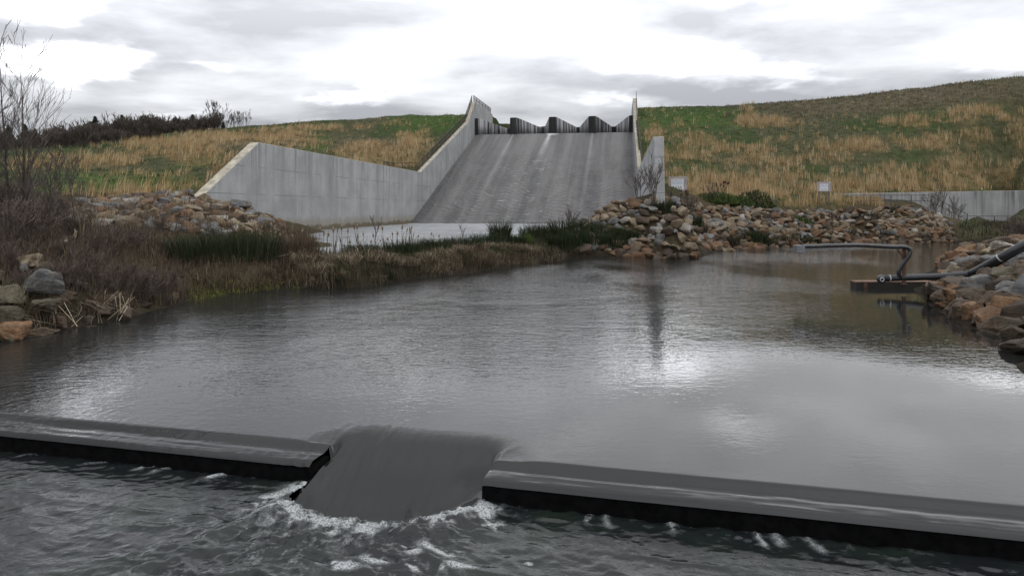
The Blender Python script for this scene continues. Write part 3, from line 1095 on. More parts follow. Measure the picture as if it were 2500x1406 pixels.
def low_weir():
    Mx = frame_matrix((Nn[0] * B0, Nn[1] * B0, 0), (E[0], E[1], 0), (Nn[0], Nn[1], 0))
    for a0, a1, lab_ in ((-12, NA0, "low black concrete weir left of the notch, thin sheet of water sliding over it"), (NA1, 9, "low black concrete weir right of the notch, thin sheet of water sliding over it")):
        mb = MB()
        poly = [(.40, -1.2), (.40, -.12), (.30, -.10), (.05, -.112), (.004, -.118), (0, -.13), (0, -1.2)]
        # prism sweeps along y; here the section lies in (b, z) and runs along a
        n = len(poly)
        V = [(a0, bb, zz) for bb, zz in poly] + [(a1, bb, zz) for bb, zz in poly]
        Fc = [tuple(range(n)), tuple(reversed(range(n, 2 * n)))]
        for i in range(n):
            j = (i + 1) % n
            Fc.append((j, i, i + n, j + n))
        mb.add(V, Fc)
        o = mb.build("low_weir", M['weirwall'])
        o.matrix_world = Mx
        tag(o, lab_, "weir", "two halves of the low weir in front")


low_weir()


def tailwater():
    a = np.arange(-8.6, 6.2, .0135)
    b = np.arange(-3.6, .02, .0135)
    Ag, Bg = np.meshgrid(a, b, indexing='ij')
    tf = tongue_front(Ag)
    inn = sst(NA0 - .25, NA0 + .1, Ag) * sst(NA1 + .3, NA1 - .1, Ag)
    ac = (NA0 + NA1) / 2 - .1
    # distance to the foot of the tongue
    db = tf - Bg
    jump = np.exp(-(np.maximum(db, 0) / .55) ** 2) * inn
    # plume drifts down-left
    px = (Ag - ac + .10 * (Bg + .8)) / (1.15 + .25 * np.clip(-Bg - .6, 0, 3))
    plume = np.exp(-px ** 4) * sst(-.3, -.75, Bg) * np.exp(-np.clip(-Bg - .7, 0, 9) / 2.4)
    z = np.full_like(Ag, -.265)
    wa = Ag + .25 * (fbm(Ag * 1.1, Bg * 1.1, 2, 61) - .5)
    r1 = 1 - np.abs(2 * fbm(wa * 2.4 + Bg * 1.1, Bg * 3.8, 3, 11, .4) - 1)
    r2 = 1 - np.abs(2 * fbm(wa * 6.5 - Bg * 2.2, Bg * 8.5, 2, 12, .35) - 1)
    r3 = fbm(Ag * 22, Bg * 26, 3, 13)
    calm = .010 + .014 * fbm(Ag * .6, Bg * .8, 2, 71)
    z += calm * (r1 - .7) * .9 + calm * .30 * (r2 - .7) + .0012 * (r3 - .5)
    z += plume * (.068 * (r1 - .66) + .018 * (r2 - .66) + .006 * (r3 - .5)) + plume * .05 * np.exp(-((db - .75) / .35) ** 2)
    z += jump * (.045 + .04 * (r2 - .6) + .035 * (r3 - .5) + .02 * (fbm(Ag * 40, Bg * 40, 2, 14) - .5))
    roller = np.exp(-((db - .30) / .22) ** 2) * inn
    z += roller * .045
    # boils along the foot of the weir face
    face = sst(-.42, -.03, Bg) * (1 - inn)
    z += face * .018 * (r2 - .6)
    foam = np.zeros_like(Ag)
    f1 = fbm(Ag * 11, Bg * 11, 4, 21)
    rid = 1 - np.abs(2 * fbm(wa * 5 + Bg * 2, Bg * 7, 4, 22) - 1)
    ring = np.exp(-((db - .12) / .16) ** 2) * inn
    foam += ring * sst(.50, .68, f1) * .95 + jump * sst(.62, .78, f1) * .5
    lead = np.exp(-((db - .05) / .09) ** 2) * sst(NA0 - .05, NA0 + .2, Ag) * sst(NA1 + .25, NA1, Ag)
    foam += lead * sst(.32, .55, f1) * 1.1
    foam += plume * sst(.95, 1.0, rid + .10 * (f1 - .5)) * .4 * sst(.45, .6, fbm(Ag * 1.3, Bg * 1.6, 2, 28))
    foam += plume * sst(.64, .76, fbm(Ag * 6 + Bg * 3, Bg * 9, 4, 27)) * .12
    # left side foam beside the tongue
    sl = np.exp(-((Ag - NA0 + .13 + .10 * np.sin(Bg * 9)) / .13) ** 2) * sst(.0, -.12, Bg) * sst(-.95, -.55, Bg)
    foam += sl * sst(.34, .58, f1) * 1.15
    sr = np.exp(-((Ag - NA1 - .10 + .3 * np.minimum(Bg + .1, 0)) / .16) ** 2) * sst(.0, -.1, Bg) * sst(-.75, -.4, Bg)
    foam += sr * sst(.42, .62, f1) * .9
    # small slanting foam tongues under the nappe, irregularly spaced
    rr = np.random.default_rng(5)
    for a0 in np.concatenate([np.arange(-8.2, NA0 - .5, .34), np.arange(NA1 + .45, 6, .42)]):
        a0 = a0 + rr.uniform(-.22, .22)
        if rr.random() < .3:
            continue
        ln, wd, sl_ = rr.uniform(.10, .34), rr.uniform(.018, .04), rr.uniform(.2, 1.2) * (1 if a0 < NA0 else -.35)
        k = rr.uniform(.35, .9)
        da = (Ag - a0 + sl_ * (-Bg) + .05 * (fbm(Bg * 12, Bg * 0 + a0, 2, 3) - .5))
        foam += k * np.exp(-(da / wd) ** 2) * sst(-ln, -ln * .5, Bg) * sst(.40, .55, f1 + .12)
        z += .010 * np.exp(-(da / wd) ** 2) * sst(-ln, -ln * .5, Bg)
    # drifting foam rafts on the right of the plume
    for (a0, b0, ra, rb) in ((-1.95, -1.02, .17, .055), (-2.12, -1.13, .07, .04), (-1.72, -1.17, .12, .035), (-1.9, -1.22, .06, .03), (-2.35, -1.32, .14, .05), (-2.2, -1.06, .05, .03), (-1.25, -.98, .03, .02), (-1.4, -1.28, .03, .02), (-2.6, -1.45, .18, .05), (-2.05, -1.32, .05, .03)):
        q = ((Ag - a0) / ra) ** 2 + ((Bg - b0) / rb) ** 2
        foam += np.exp(-q * q) * sst(.36, .5, f1 + .05) * 1.1
    spk = sst(.80, .86, vnoise(Ag * 14, Bg * 18, 91)) * sst(.45, .65, fbm(Ag * .9, Bg * 1.1, 2, 92))
    foam += spk * .08
    X = E[0] * Ag + Nn[0] * (Bg + B0)
    Y = E[1] * Ag + Nn[1] * (Bg + B0)
    V = np.stack([X, Y, z], -1).reshape(-1, 3)
    ni, nj = Ag.shape
    idx = np.arange(ni * nj).reshape(ni, nj)
    Fq = np.stack([idx[:-1, :-1], idx[1:, :-1], idx[1:, 1:], idx[:-1, 1:]], -1)
    acn, bcn = (Ag[:-1, :-1] + Ag[1:, 1:]) / 2, (Bg[:-1, :-1] + Bg[1:, 1:]) / 2
    under = (acn > NA0 + .02) & (acn < NA1 - .02) & (bcn > tongue_front(acn) + .06)
    Fq = Fq[~under].reshape(-1, 4)
    n0 = len(V)
    big = []
    for aa, bb in ((-8.6, -.03), (-8.6, -3.58), (-14, -3.58), (-14, -.03), (6.18, -.03), (6.18, -3.58), (12, -3.58), (12, -.03), (-14, -9), (12, -9)):
        big.append((E[0] * aa + Nn[0] * (bb + B0), E[1] * aa + Nn[1] * (bb + B0), -.265))
    extra = np.array([(n0, n0 + 3, n0 + 2, n0 + 1), (n0 + 4, n0 + 5, n0 + 6, n0 + 7), (n0 + 2, n0 + 8, n0 + 9, n0 + 6)])
    o = mesh("tail_water", np.concatenate([V, np.array(big)]), np.concatenate([Fq, extra]), M['stream'], None, True, None, np.concatenate([np.clip(foam, 0, 1).ravel(), np.zeros(10)]))
    tag(o, kind="structure")


tailwater()

# ------------------------------------------------------------------ rocks
def rock_mesh(seed, flat):
    r = np.random.default_rng(seed)
    import bmesh
    bm = bmesh.new()
    ax = np.array([1.0, r.uniform(.55, .85), flat])
    for _ in range(15):
        p = r.normal(size=3)
        p = np.sign(p) * np.abs(p / np.abs(p).max()) ** .8
        p *= r.uniform(.62, 1.0) * (1.25 / max(1.0, np.linalg.norm(p) ** .75))
        bm.verts.new(p * ax)
    g = bmesh.ops.convex_hull(bm, input=bm.verts[:])
    bmesh.ops.delete(bm, geom=[v for v in bm.verts if not v.link_faces], context='VERTS')
    bmesh.ops.triangulate(bm, faces=bm.faces[:])
    bmesh.ops.subdivide_edges(bm, edges=[e for e in bm.edges if e.calc_length() > .25], cuts=1, use_grid_fill=True)
    bmesh.ops.triangulate(bm, faces=bm.faces[:])
    bmesh.ops.subdivide_edges(bm, edges=[e for e in bm.edges if e.calc_length() > .22], cuts=1, use_grid_fill=True)
    bmesh.ops.triangulate(bm, faces=bm.faces[:])
    bmesh.ops.recalc_face_normals(bm, faces=bm.faces[:])
    co = np.array([v.co[:] for v in bm.verts])
    n = np.array([fbm(co[:, 0] * 3 + 9 * k, co[:, 1] * 3 + co[:, 2] * 3.7, 3, seed + k) for k in range(3)]).T - .5
    co += n * .07
    co /= np.abs(co[:, :2]).max()
    for v, c in zip(bm.verts, co):
        v.co = c
    me = bpy.data.meshes.new("rock")
    bm.to_mesh(me)
    bm.free()
    me.polygons.foreach_set("use_smooth", np.ones(len(me.polygons), bool))
    me.update()
    me.set_sharp_from_angle(angle=math.radians(17))
    return me, co


def fine_rock(seed, flat):
    import bmesh
    me, co = rock_mesh(seed, flat)
    bm = bmesh.new()
    bm.from_mesh(me)
    bmesh.ops.subdivide_edges(bm, edges=bm.edges[:], cuts=2, use_grid_fill=True)
    bmesh.ops.triangulate(bm, faces=bm.faces[:])
    bmesh.ops.smooth_vert(bm, verts=bm.verts[:], factor=.5, use_axis_x=True, use_axis_y=True, use_axis_z=True)
    bmesh.ops.smooth_vert(bm, verts=bm.verts[:], factor=.5, use_axis_x=True, use_axis_y=True, use_axis_z=True)
    c = np.array([v.co[:] for v in bm.verts])
    n = np.array([fbm(c[:, 0] * 2.2 + 9 * k, c[:, 1] * 2.2 + c[:, 2] * 2.7, 4, seed + k, .6) for k in range(3)]).T - .5
    lay = fbm(c[:, 2] * 7 + c[:, 0] * 1.2, c[:, 1] * .6, 3, seed + 5) - .5
    c = c + n * .20 + np.stack([c[:, 0], c[:, 1], c[:, 2] * 0], -1) * (lay * .22)[:, None]
    for v, p in zip(bm.verts, c):
        v.co = p
    bm.to_mesh(me)
    bm.free()
    me.polygons.foreach_set("use_smooth", np.ones(len(me.polygons), bool))
    me.update()
    me.set_sharp_from_angle(angle=math.radians(38))
    return me, c


FINE_BASE = [fine_rock(300 + i, f) for i, f in enumerate((.6, .75, .5, .65, .55))]
ROCK_BASE = [rock_mesh(100 + i, f) for i, f in enumerate((.55, .7, .42, .62, .5, .8, .36, .58))]
RM = {}
for kname, mt in ROCK.items():
    for i, (me, co) in enumerate(ROCK_BASE):
        m2 = me.copy()
        m2.name = kname + "_rock"
        m2.materials.append(mt)
        RM[kname, i] = m2

for kname, mt in ROCK.items():
    for i, (me, co) in enumerate(FINE_BASE):
        m2 = me.copy()
        m2.name = kname + "_rock"
        m2.materials.append(mt)
        RM[kname, 100 + i] = m2

rocks = []      # (xyz, size, colour, region, px-size)


def poly_in(px, py, poly):
    ins = np.zeros(px.shape, bool)
    n = len(poly)
    j = n - 1
    for i in range(n):
        xi, yi = poly[i]
        xj, yj = poly[j]
        c = ((yi > py) != (yj > py)) & (px < (xj - xi) * (py - yi) / (yj - yi + 1e-9) + xi)
        ins ^= c
        j = i
    return ins


def rock_field(region, poly, box, smin, smax, cols, n=6000, dens=.62, tries=None, zr=(-.45, 9), sink=.10):
    P = scatter(n, *box)
    px, py = proj(P)
    ok = poly_in(px, py, poly) & (P[:, 2] > zr[0]) & (P[:, 2] < zr[1])
    P = P[ok]
    if region.startswith("near"):
        pipe = np.array([at(2150, 680, 21.1)[:2], at(2300, 675, 20.6)[:2], at(2368, 669, 19.8)[:2], at(2440, 630, 19.0)[:2], at(2520, 585, 18.4)[:2]])
        P = P[dist_poly(P[:, 0], P[:, 1], pipe) > .55]
    got = []
    order = rng.permutation(len(P))
    size = smin * (smax / smin) ** (rng.uniform(0, 1, len(P)) ** 1.5)
    order = order[np.argsort(-size[order])]
    cell = {}
    for i in order:
        p, s = P[i], size[i]
        key = (int(p[0] / smax), int(p[1] / smax))
        bad = False
        for dx in (-1, 0, 1):
            for dy in (-1, 0, 1):
                for q, t in cell.get((key[0] + dx, key[1] + dy), ()):
                    if math.hypot(q[0] - p[0], q[1] - p[1]) < dens * (s + t):
                        bad = True
        if bad:
            continue
        cell.setdefault(key, []).append((p, s))
        names, wts = zip(*cols(p).items())
        w = np.array(wts, float)
        c = names[rng.choice(len(names), p=w / w.sum())]
        rocks.append([np.array([p[0], p[1], p[2] + s * sink]), s, c, region])


def col_right(p):
    if p[2] < .35:
        return {'brown': 3, 'rusty': 2, 'tan': 1}
    if p[2] < .9:
        return {'tan': 3, 'rusty': 2, 'grey': 1.2, 'brown': 1, 'pale': .7}
    return {'tan': 4, 'pale': 1.3, 'grey': 2.1, 'rusty': 1.6, 'brown': 1.6}


def col_left(p):
    return {'tan': 2.2, 'grey': 3, 'rusty': 1.6, 'pale': .8, 'brown': 1.5}


def col_near(p):
    if p[2] < .3:
        return {'brown': 3, 'rusty': 1.5}
    return {'brown': 3.2, 'rusty': 1.6, 'tan': 1.0, 'grey': 1.3, 'mossy': 1.0}


rock_field("mound beside the spillway", [(1372, 585), (1440, 535), (1500, 497), (1640, 488), (1700, 500), (1700, 632), (1560, 646), (1480, 615), (1400, 612)], (2, 16, 34, 50), .16, .42, col_right, 24000, .50)
rock_field("riprap bank below the signboards", [(1700, 502), (1800, 512), (1900, 517), (2050, 514), (2200, 508), (2260, 513), (2320, 550), (2330, 592), (2100, 612), (1900, 624), (1700, 634)], (10, 42, 40, 66), .17, .46, col_right, 34000, .50)
rock_field("rock mound left of the spillway", [(100, 530), (190, 500), (330, 488), (450, 474), (530, 480), (600, 510), (690, 552), (640, 575), (520, 575), (400, 562), (200, 560), (90, 575)], (-28, -8, 24, 46), .20, .55, col_left, 14000, .54)
rock_field("near left bank", [(-20, 585), (160, 610), (330, 735), (300, 790), (110, 835), (-20, 850)], (-11, -6, 12, 21), .10, .34, lambda p: {"brown": 5, "mossy": 2, "tan": .5, "grey": .8}, 3500, 1.15)
rock_field("near right bank", [(2275, 735), (2300, 690), (2320, 620), (2440, 585), (2560, 580), (2600, 900), (2500, 890), (2420, 820)], (8, 22, 10, 32), .22, .55, col_near, 9000, .52)

# a few boulders measured one by one: px, py of the middle, depth, half size, colour, label
SPECIAL = [
    (1655, 566, 40.5, 1.15, 'pale', "big pale boulder streaked with rust, largest on the bank below the first signboard"),
    (1600, 607, 38.2, .55, 'brown', "upright brown slab at the waterline in front of the big pale boulder"),
    (1572, 606, 38.0, .5, 'brown', "squat brown block at the waterline left of the upright slab"),
    (1660, 618, 39.0, .6, 'rusty', "flat rusty rock lying in the water below the big pale boulder"),
    (2262, 577, 63.0, .9, 'rusty', "bright ochre boulder at the far end of the riprap waterline"),
    (2350, 567, 68.0, 1.1, 'rusty', "lone orange boulder at the far waterline below the handrail wall"),
    (2445, 603, 23.5, .62, 'pale', "pale boulder on top of the near right bank below the sloping pipe"),
    (2385, 690, 18.2, .62, 'rusty', "long rusty slab at the end of the timber float"),
    (2340, 728, 17.2, .55, 'rusty', "rusty wedge rock at the waterline under the float's end"),
    (2375, 738, 16.6, .42, 'brown', "brown pointed boulder with a grass tuft in front, at the near right waterline"),
    (2450, 665, 17.5, .75, 'mossy', "ochre lichen-covered boulder in the middle of the near right bank"),
    (2460, 705, 16.2, .48, 'grey', "smooth grey stone wedged between brown boulders on the near right bank"),
    (2462, 738, 15.2, .62, 'brown', "dark round boulder at the near right waterline"),
    (2388, 785, 14.6, .42, 'brown', "half-sunk brown boulder standing alone in the water off the near right bank"),
    (2475, 815, 12.9, .36, 'brown', "grey-brown block at the lower corner of the near right bank"),
    (2480, 848, 12.0, .48, 'brown', "wet flat slab at the bottom of the near right bank"),
    (70, 640, 15.6, .78, 'tan', "long tan-topped boulder high on the near left bank"),
    (58, 652, 14.9, .24, 'grey', "small pale grey rock lying against the long tan-topped boulder"),
    (108, 690, 14.6, .62, 'grey', "grey boulder with rusty flank leaning on the near left bank"),
    (20, 720, 14.0, .7, 'mossy', "mossy boulder at the left edge above the broken reeds"),
    (112, 745, 14.2, .52, 'mossy', "yellow-green slanted boulder behind the broken reeds"),
    (45, 808, 13.2, .48, 'rusty', "flat reddish slab at the left waterline"),
    (420, 733, 18.6, .75, 'rusty', "low ochre boulder at the left waterline among the grass"),
    (345, 752, 17.0, .36, 'brown', "small slanted slab sticking out of the left waterline"),
    (510, 712, 20.6, .28, 'tan', "small tan block on the mossy left shore"),
    (148, 543, 25.5, .85, 'grey', "large grey angular boulder in front of the left rock mound"),
    (125, 520, 28.0, .8, 'grey', "jagged grey boulder at the left end of the left rock mound"),
    (262, 510, 31.0, .75, 'grey', "flat grey slab on top of the left rock mound"),
    (305, 515, 31.0, .6, 'tan', "rounded tan boulder beside the flat grey slab on the left mound"),
    (235, 528, 29.0, .6, 'grey', "pale grey boulder just below the flat slab on the left mound"),
]
for px, py, Y, s, c, lb in SPECIAL:
    rocks.append([np.array(at(px, py, Y)), s * (.62 if Y < 35 else .72), c, lb])

SIZE_WORD = ["small", "medium", "large"]
SHAPE = {0: "slabby", 1: "angular", 2: "flat", 3: "angular", 4: "slabby", 5: "blocky", 6: "flat", 7: "angular"}


def place_rocks():
    rows = []
    special = {r[2] for r in ()}
    for p, s, c, reg in rocks:
        px, py = proj(p)
        big = s * F / p[1]
        sp = len(reg.split()) > 6
        inframe = bool(-20 < px < 2520)
        rows.append((sp, inframe, big, p, s, c, reg, px, py))
    rows.sort(key=lambda r: (-r[0], -r[1], -r[2]))
    used = {}
    rest = []
    for k, (sp, inf, big, p, s, c, reg, px, py) in enumerate(rows):
        i = int(rng.integers(0, 8))
        rx, ry = rng.normal(0, .28, 2)
        rz = rng.uniform(0, 6.28)
        sc = np.array([s, s, s]) * np.array([rng.uniform(.9, 1.15), rng.uniform(.8, 1.1), rng.uniform(.85, 1.25)])
        if sp and s > .6:
            rx, ry = rx * .5, ry * .5
        if k < 292 and inf:
            o = bpy.data.objects.new("rock", RM[c, i] if p[1] > 30 else RM[c, 100 + i % 5])
            o.location = p
            o.rotation_euler = (rx, ry, rz)
            o.scale = sc
            link(o)
            if sp:
                lb = reg
            else:
                word = SIZE_WORD[0] if s < .38 else SIZE_WORD[1] if s < .55 else SIZE_WORD[2]
                lb = f"{word} {SHAPE[i]} {c} rock in the {reg}"
                if "riprap" in reg or "mound" in reg:
                    lb += ", near the water" if p[2] < .8 else (", near its top" if p[2] > 1.9 else ", halfway up")
            tag(o, lb, "rock", "loose rocks on the banks")
        else:
            co = ROCK_BASE[i][1]
            Mr = np.array(Matrix.Rotation(rz, 3, 'Z') @ Matrix.Rotation(ry, 3, 'Y') @ Matrix.Rotation(rx, 3, 'X'))
            rest.append((c, i, (co * sc) @ Mr.T + p))
    # everything beyond the individually built rocks: one mass
    mats = list(ROCK)
    V, Fc, mi, n = [], [], [], 0
    for c, i, v in rest:
        me = ROCK_BASE[i][0]
        f = np.empty(len(me.polygons) * 3, np.int32)
        me.polygons.foreach_get("vertices", f)
        V.append(v)
        Fc.append(f.reshape(-1, 3) + n)
        mi.append(np.full(len(me.polygons), mats.index(c)))
        n += len(v)
    if V:
        o = mesh("riprap_stone", np.concatenate(V), np.concatenate(Fc), None, None, True)
        for c in mats:
            o.data.materials.append(ROCK[c])
        o.data.polygons.foreach_set("material_index", np.concatenate(mi).astype(np.int32))
        tag(o, "smaller rocks filling the gaps of the riprap on both banks", "rocks", kind="stuff")
    print("rocks", len(rows), "rest", len(rest))


place_rocks()

# ------------------------------------------------------------------ bare woody plants
def branch_mesh(mb, p, d, length, r, depth, rnd, spread=.55, kids=(2, 4), rmin=.004, up=.15, ratio=.68, n=4):
    steps = 3
    pts, rr = [p.copy()], [r]
    q, dd = p.copy(), d.copy()
    for i in range(steps):
        dd = (dd + Vector((rnd.gauss(0, .10), rnd.gauss(0, .10), rnd.gauss(0, .06) + up * .18))).normalized()
        q = q + dd * length / steps
        pts.append(q.copy())
        rr.append(max(rmin, r * (1 - .5 * (i + 1) / steps)))
    mb.tube(pts, rr, n if depth > 1 else 3, False)
    if depth <= 0:
        return
    for _ in range(rnd.randint(*kids)):
        t = rnd.uniform(.3, 1.0)
        i = min(int(t * steps), steps - 1)
        b = pts[i].lerp(pts[i + 1], t * steps - i)
        ax = Vector((rnd.gauss(0, 1), rnd.gauss(0, 1), rnd.gauss(0, .35)))
        nd = (dd + ax.normalized() * spread + Vector((0, 0, up))).normalized()
        branch_mesh(mb, b, nd, length * ratio * rnd.uniform(.7, 1.1), max(rmin, rr[i] * .62), depth - 1, rnd, spread, kids, rmin, up, ratio, n)


def bare_shrub(seed, hgt, stems, spread, depth, rmin, mat, up=.25, r0=.02):
    rnd = random.Random(seed)
    mb = MB()
    for _ in range(stems):
        a, t = rnd.uniform(0, 6.283), rnd.uniform(.05, spread)
        d = Vector((math.cos(a) * t, math.sin(a) * t, 1)).normalized()
        branch_mesh(mb, Vector((math.cos(a) * .12 * hgt * .5, math.sin(a) * .12 * hgt * .5, -.1)), d, hgt * .55, r0, depth, rnd, .6, (2, 4), rmin, up, .66, 4)
    me = bpy.data.meshes.new("twigs")
    me.from_pydata(mb.v, [], mb.f)
    me.materials.append(mat)
    me.update()
    return me


def put(name, me, loc, label, cat, group, sc=1.0, rz=None):
    o = bpy.data.objects.new(name, me)
    o.location = loc
    o.rotation_euler = (0, 0, rz if rz is not None else random.uniform(0, 6.28))
    o.scale = (sc, sc, sc)
    link(o)
    return tag(o, label, cat, group)


def gz(X, Y):
    return float(height(np.array([X]), np.array([Y]))[0])


def groundpt(px, Y):
    X = (px - CX) * Y / F
    return (X, Y, gz(X, Y))


# birch-like tree on the left edge: trunk + crown of twigs
def bare_tree(px, Y, hgt, seed, stems, label, group, name="bare_tree", rmin=.007):
    root = empty(name, groundpt(px, Y), label, "tree", group)
    rnd = random.Random(seed)
    tk, cr = MB(), MB()
    for (dx, dy, lean, hh) in stems:
        d = Vector((lean, rnd.uniform(-.05, .05), 1)).normalized()
        pts, rr = [Vector((dx, dy, -.2))], [.055 * hh / 6]
        for i in range(10):
            d = (d + Vector((rnd.gauss(0, .035), rnd.gauss(0, .035), .05))).normalized()
            pts.append(pts[-1] + d * hh / 10)
            rr.append(max(rmin, .055 * hh / 6 * (1 - .092 * (i + 1))))
        tk.tube(pts, rr, 6, False)
        for i in range(2, 11):
            for _ in range(2 if i % 2 else 3):
                a = rnd.uniform(0, 6.283)
                ln = hh * .34 * (1 - abs(i - 4.5) / 11) * rnd.uniform(.6, 1.15)
                nd = Vector((math.cos(a) * .62, math.sin(a) * .62, 1.0)).normalized()
                branch_mesh(cr, pts[i] - (pts[i] - pts[i - 1]) * rnd.random(), nd, ln, max(rmin, rr[i] * .5), 2, rnd, .42, (2, 4), rmin, .22, .6, 4)
    tk.build("trunk", M['bark'], root)
    cr.build("crown", M['twig'], root)
    return root


bare_tree(38, 21, 5.6, 3, [(-.05, 0, -.02, 5.5), (.22, .1, .02, 5.2), (.0, .2, .18, 3.6), (-.25, 0, -.12, 4.2)], "tall bare tree with fine grey twigs at the left edge", None, "bare_tree", .0048)
bare_tree(-60, 20, 4.6, 8, [(0, 0, .03, 4.4), (.2, .1, -.1, 3.4)], "second bare sapling half out of view at the left edge", None)
bare_tree(185, 24, 2.6, 11, [(0, 0, .02, 2.3)], "short bare sapling standing in front of the left rock mound", None, "bare_sapling", .006)
bare_tree(95, 20.5, 3.0, 15, [(0, 0, .02, 2.7), (.1, .1, .1, 2.2)], "thin bare sapling just right of the tall bare tree", None, "bare_sapling", .006)

shA = [bare_shrub(20 + i, 1.0, 16, .55, 3, .0042, M['redtwig'], .18, .009) for i in range(3)]
shB = [bare_shrub(40 + i, 1.0, 6, .42, 3, .0042, M['twig'], .3, .011) for i in range(3)]
# reddish brush on the near left bank
brush = [(62, 14.7, 1.05, "thin brown bush growing between the boulders at the left edge"), (128, 15.2, 1.25, "brown bush right of the boulders above the broken reeds"), (18, 15.4, 1.3, "twiggy bush behind the boulders at the very left"), (175, 15.6, 1.2, "twiggy bush at the left waterline beside the broken reeds"), (150, 17.5, 1.25, "reddish bare bush above the broken reeds on the left bank"), (225, 16.6, 1.4, "dense reddish bush behind the broken reeds"), (295, 16.5, 1.45, "tall dense brown bush at the left waterline"),
         (345, 17.0, 1.35, "rounded brown bush leaning over the left waterline"), (392, 17.6, 1.2, "low brown bush at the right end of the left thicket"), (250, 19.6, 1.5, "brown bush in the middle of the left thicket"),
         (180, 20.5, 1.5, "brown bush at the back of the left thicket"), (60, 18.5, 2.2, "large reddish bush under the tall bare tree"), (0, 17.5, 2.4, "large dark bush at the very left edge"),
         (100, 20, 1.8, "tangled bush between tree and thicket"), (320, 22, 1.2, "low bush between the thicket and the rock mound"), (430, 23, .95, "small brown bush left of the green rushes"), (395, 26, .9, "small bush on the foot of the left rock mound"),
         (20, 22.5, 2.9, "tall brush behind the bare tree on the left"), (130, 24, 1.7, "brush left of the short bare sapling")]
for i, (px, Y, h, lb) in enumerate(brush):
    put("bare_bush", shA[i % 3], groundpt(px, Y), lb, "bush", "bare bushes on the left bank", h * (.78 if 140 < px < 400 else .66))
for i, (px, Y, h, lb) in enumerate([
        (1590, 40.2, 2.7, "tall bare shrub growing from the rocks in front of the right wall end"), (1560, 41, 1.8, "bare shrub at the left of the tall shrub on the rock mound"), (1640, 45, 2.1, "bare shrub in front of the first signboard"),
        (1690, 46.5, 1.8, "bare shrub right below the first signboard"), (1395, 38.5, 1.5, "bare shrub on the left tip of the rock mound"), (1735, 50, 1.6, "grey shrub with dark seed heads right of the signboard"),
        (2290, 60, 3.0, "spreading bare shrub in front of the retaining wall"), (2330, 62, 2.6, "second bare shrub beside it in front of the retaining wall"), 
        (1705, 43.8, 1.1, "low twiggy bush at the waterline right of the big pale boulder"), (1810, 45, .9, "low dark bush at the riprap waterline")]):
    put("bare_shrub", shB[i % 3], groundpt(px, Y), lb, "shrub", "bare shrubs on the rocks", h)


thin = bare_shrub(91, 1.0, 1, .06, 2, .0055, M['twig'], .55, .012)
put("bare_sapling", thin, (-5.75, 30.6, .85), "thin bare sapling on the berm in front of the left basin wall", "sapling", "saplings on the berm", 1.9)
put("bare_sapling", thin, (-2.2, 32.0, .85), "slight bare sapling on the berm in front of the chute foot", "sapling", "saplings on the berm", 1.3)


put("bare_shrub", shA[0], groundpt(2488, 44), "reddish bare shrub at the right edge", "shrub", "bare shrubs on the rocks", 2.5)
put("bare_shrub", shA[1], groundpt(2525, 40), "bare shrub cut by the right edge", "shrub", "bare shrubs on the rocks", 2.3)


def sumac(px, Y, h, lb):
    root = empty("seed_head_shrub", groundpt(px, Y), lb, "shrub", "shrubs with dark seed heads")
    rnd = random.Random(int(px))
    mb = MB()
    ends = []
    for k in range(5):
        a = rnd.uniform(0, 6.28)
        d = Vector((math.cos(a) * .3, math.sin(a) * .3, 1)).normalized()
        p0 = Vector((0, 0, -.1))
        p1 = p0 + d * h * .6
        mb.tube([p0, p1], [.02, .014], 4, False)
        for _ in range(2):
            e = p1 + Vector((rnd.gauss(0, .18), rnd.gauss(0, .18), h * rnd.uniform(.2, .4)))
            mb.tube([p1, e], [.013, .01], 4, False)
            ends.append(e)
    mb.build("stem", M['twig'], root)
    for e in ends:
        m2 = MB()
        m2.tube([e, e + Vector((.02, 0, .09)), e + Vector((.03, 0, .2))], [.03, .062, .012], 6)
        m2.build("seed_head", M['sumac'], root)


sumac(1763, 51.5, 1.7, "shrub with dark red seed heads on the bank right of the first signboard")
sumac(2035, 54.5, 1.1, "small shrub with dark seed heads below the second signboard")
sumac(1678, 47.5, 1.3, "shrub with dark seed heads just under the first signboard")

# green bushes on the bench
def leaf_bush(px, Y, rx, rz, cols, lb, n=900):
    bl = Blades()
    c = groundpt(px, Y)
    th = rng.uniform(0, 6.283, n)
    u = rng.uniform(0, 1, n) ** .6
    P = np.stack([np.cos(th) * u * rx, np.sin(th) * u * rx * .7, rng.uniform(0, 1, n) * rz * np.sqrt(np.clip(1 - u ** 2, 0.05, 1))], -1)
    tufts(bl, P, 4, .22, .05, .9, .035, cols, None, .4)
    o = bl.build("green_bush")
    o.location = c
    tag(o, lb, "bush", "green bushes along the top of the riprap")


GB = [(.055, .085, .02), (.04, .065, .016), (.08, .10, .03)]
leaf_bush(1745, 50.5, 1.7, .8, GB, "green bush at the top of the riprap right of the first signboard")
leaf_bush(1840, 52.5, 1.6, 1.5, [(.045, .055, .02), (.06, .055, .03), (.05, .075, .02)], "tall dark olive bush between the two signboards")
leaf_bush(1800, 51.5, 1.2, .8, GB, "low green bush left of the tall olive bush")
leaf_bush(1935, 52.6, 1.6, .7, GB, "bright green bush right of the tall olive bush")
leaf_bush(2000, 53.6, 1.5, .5, GB, "low green bush below the second signboard")

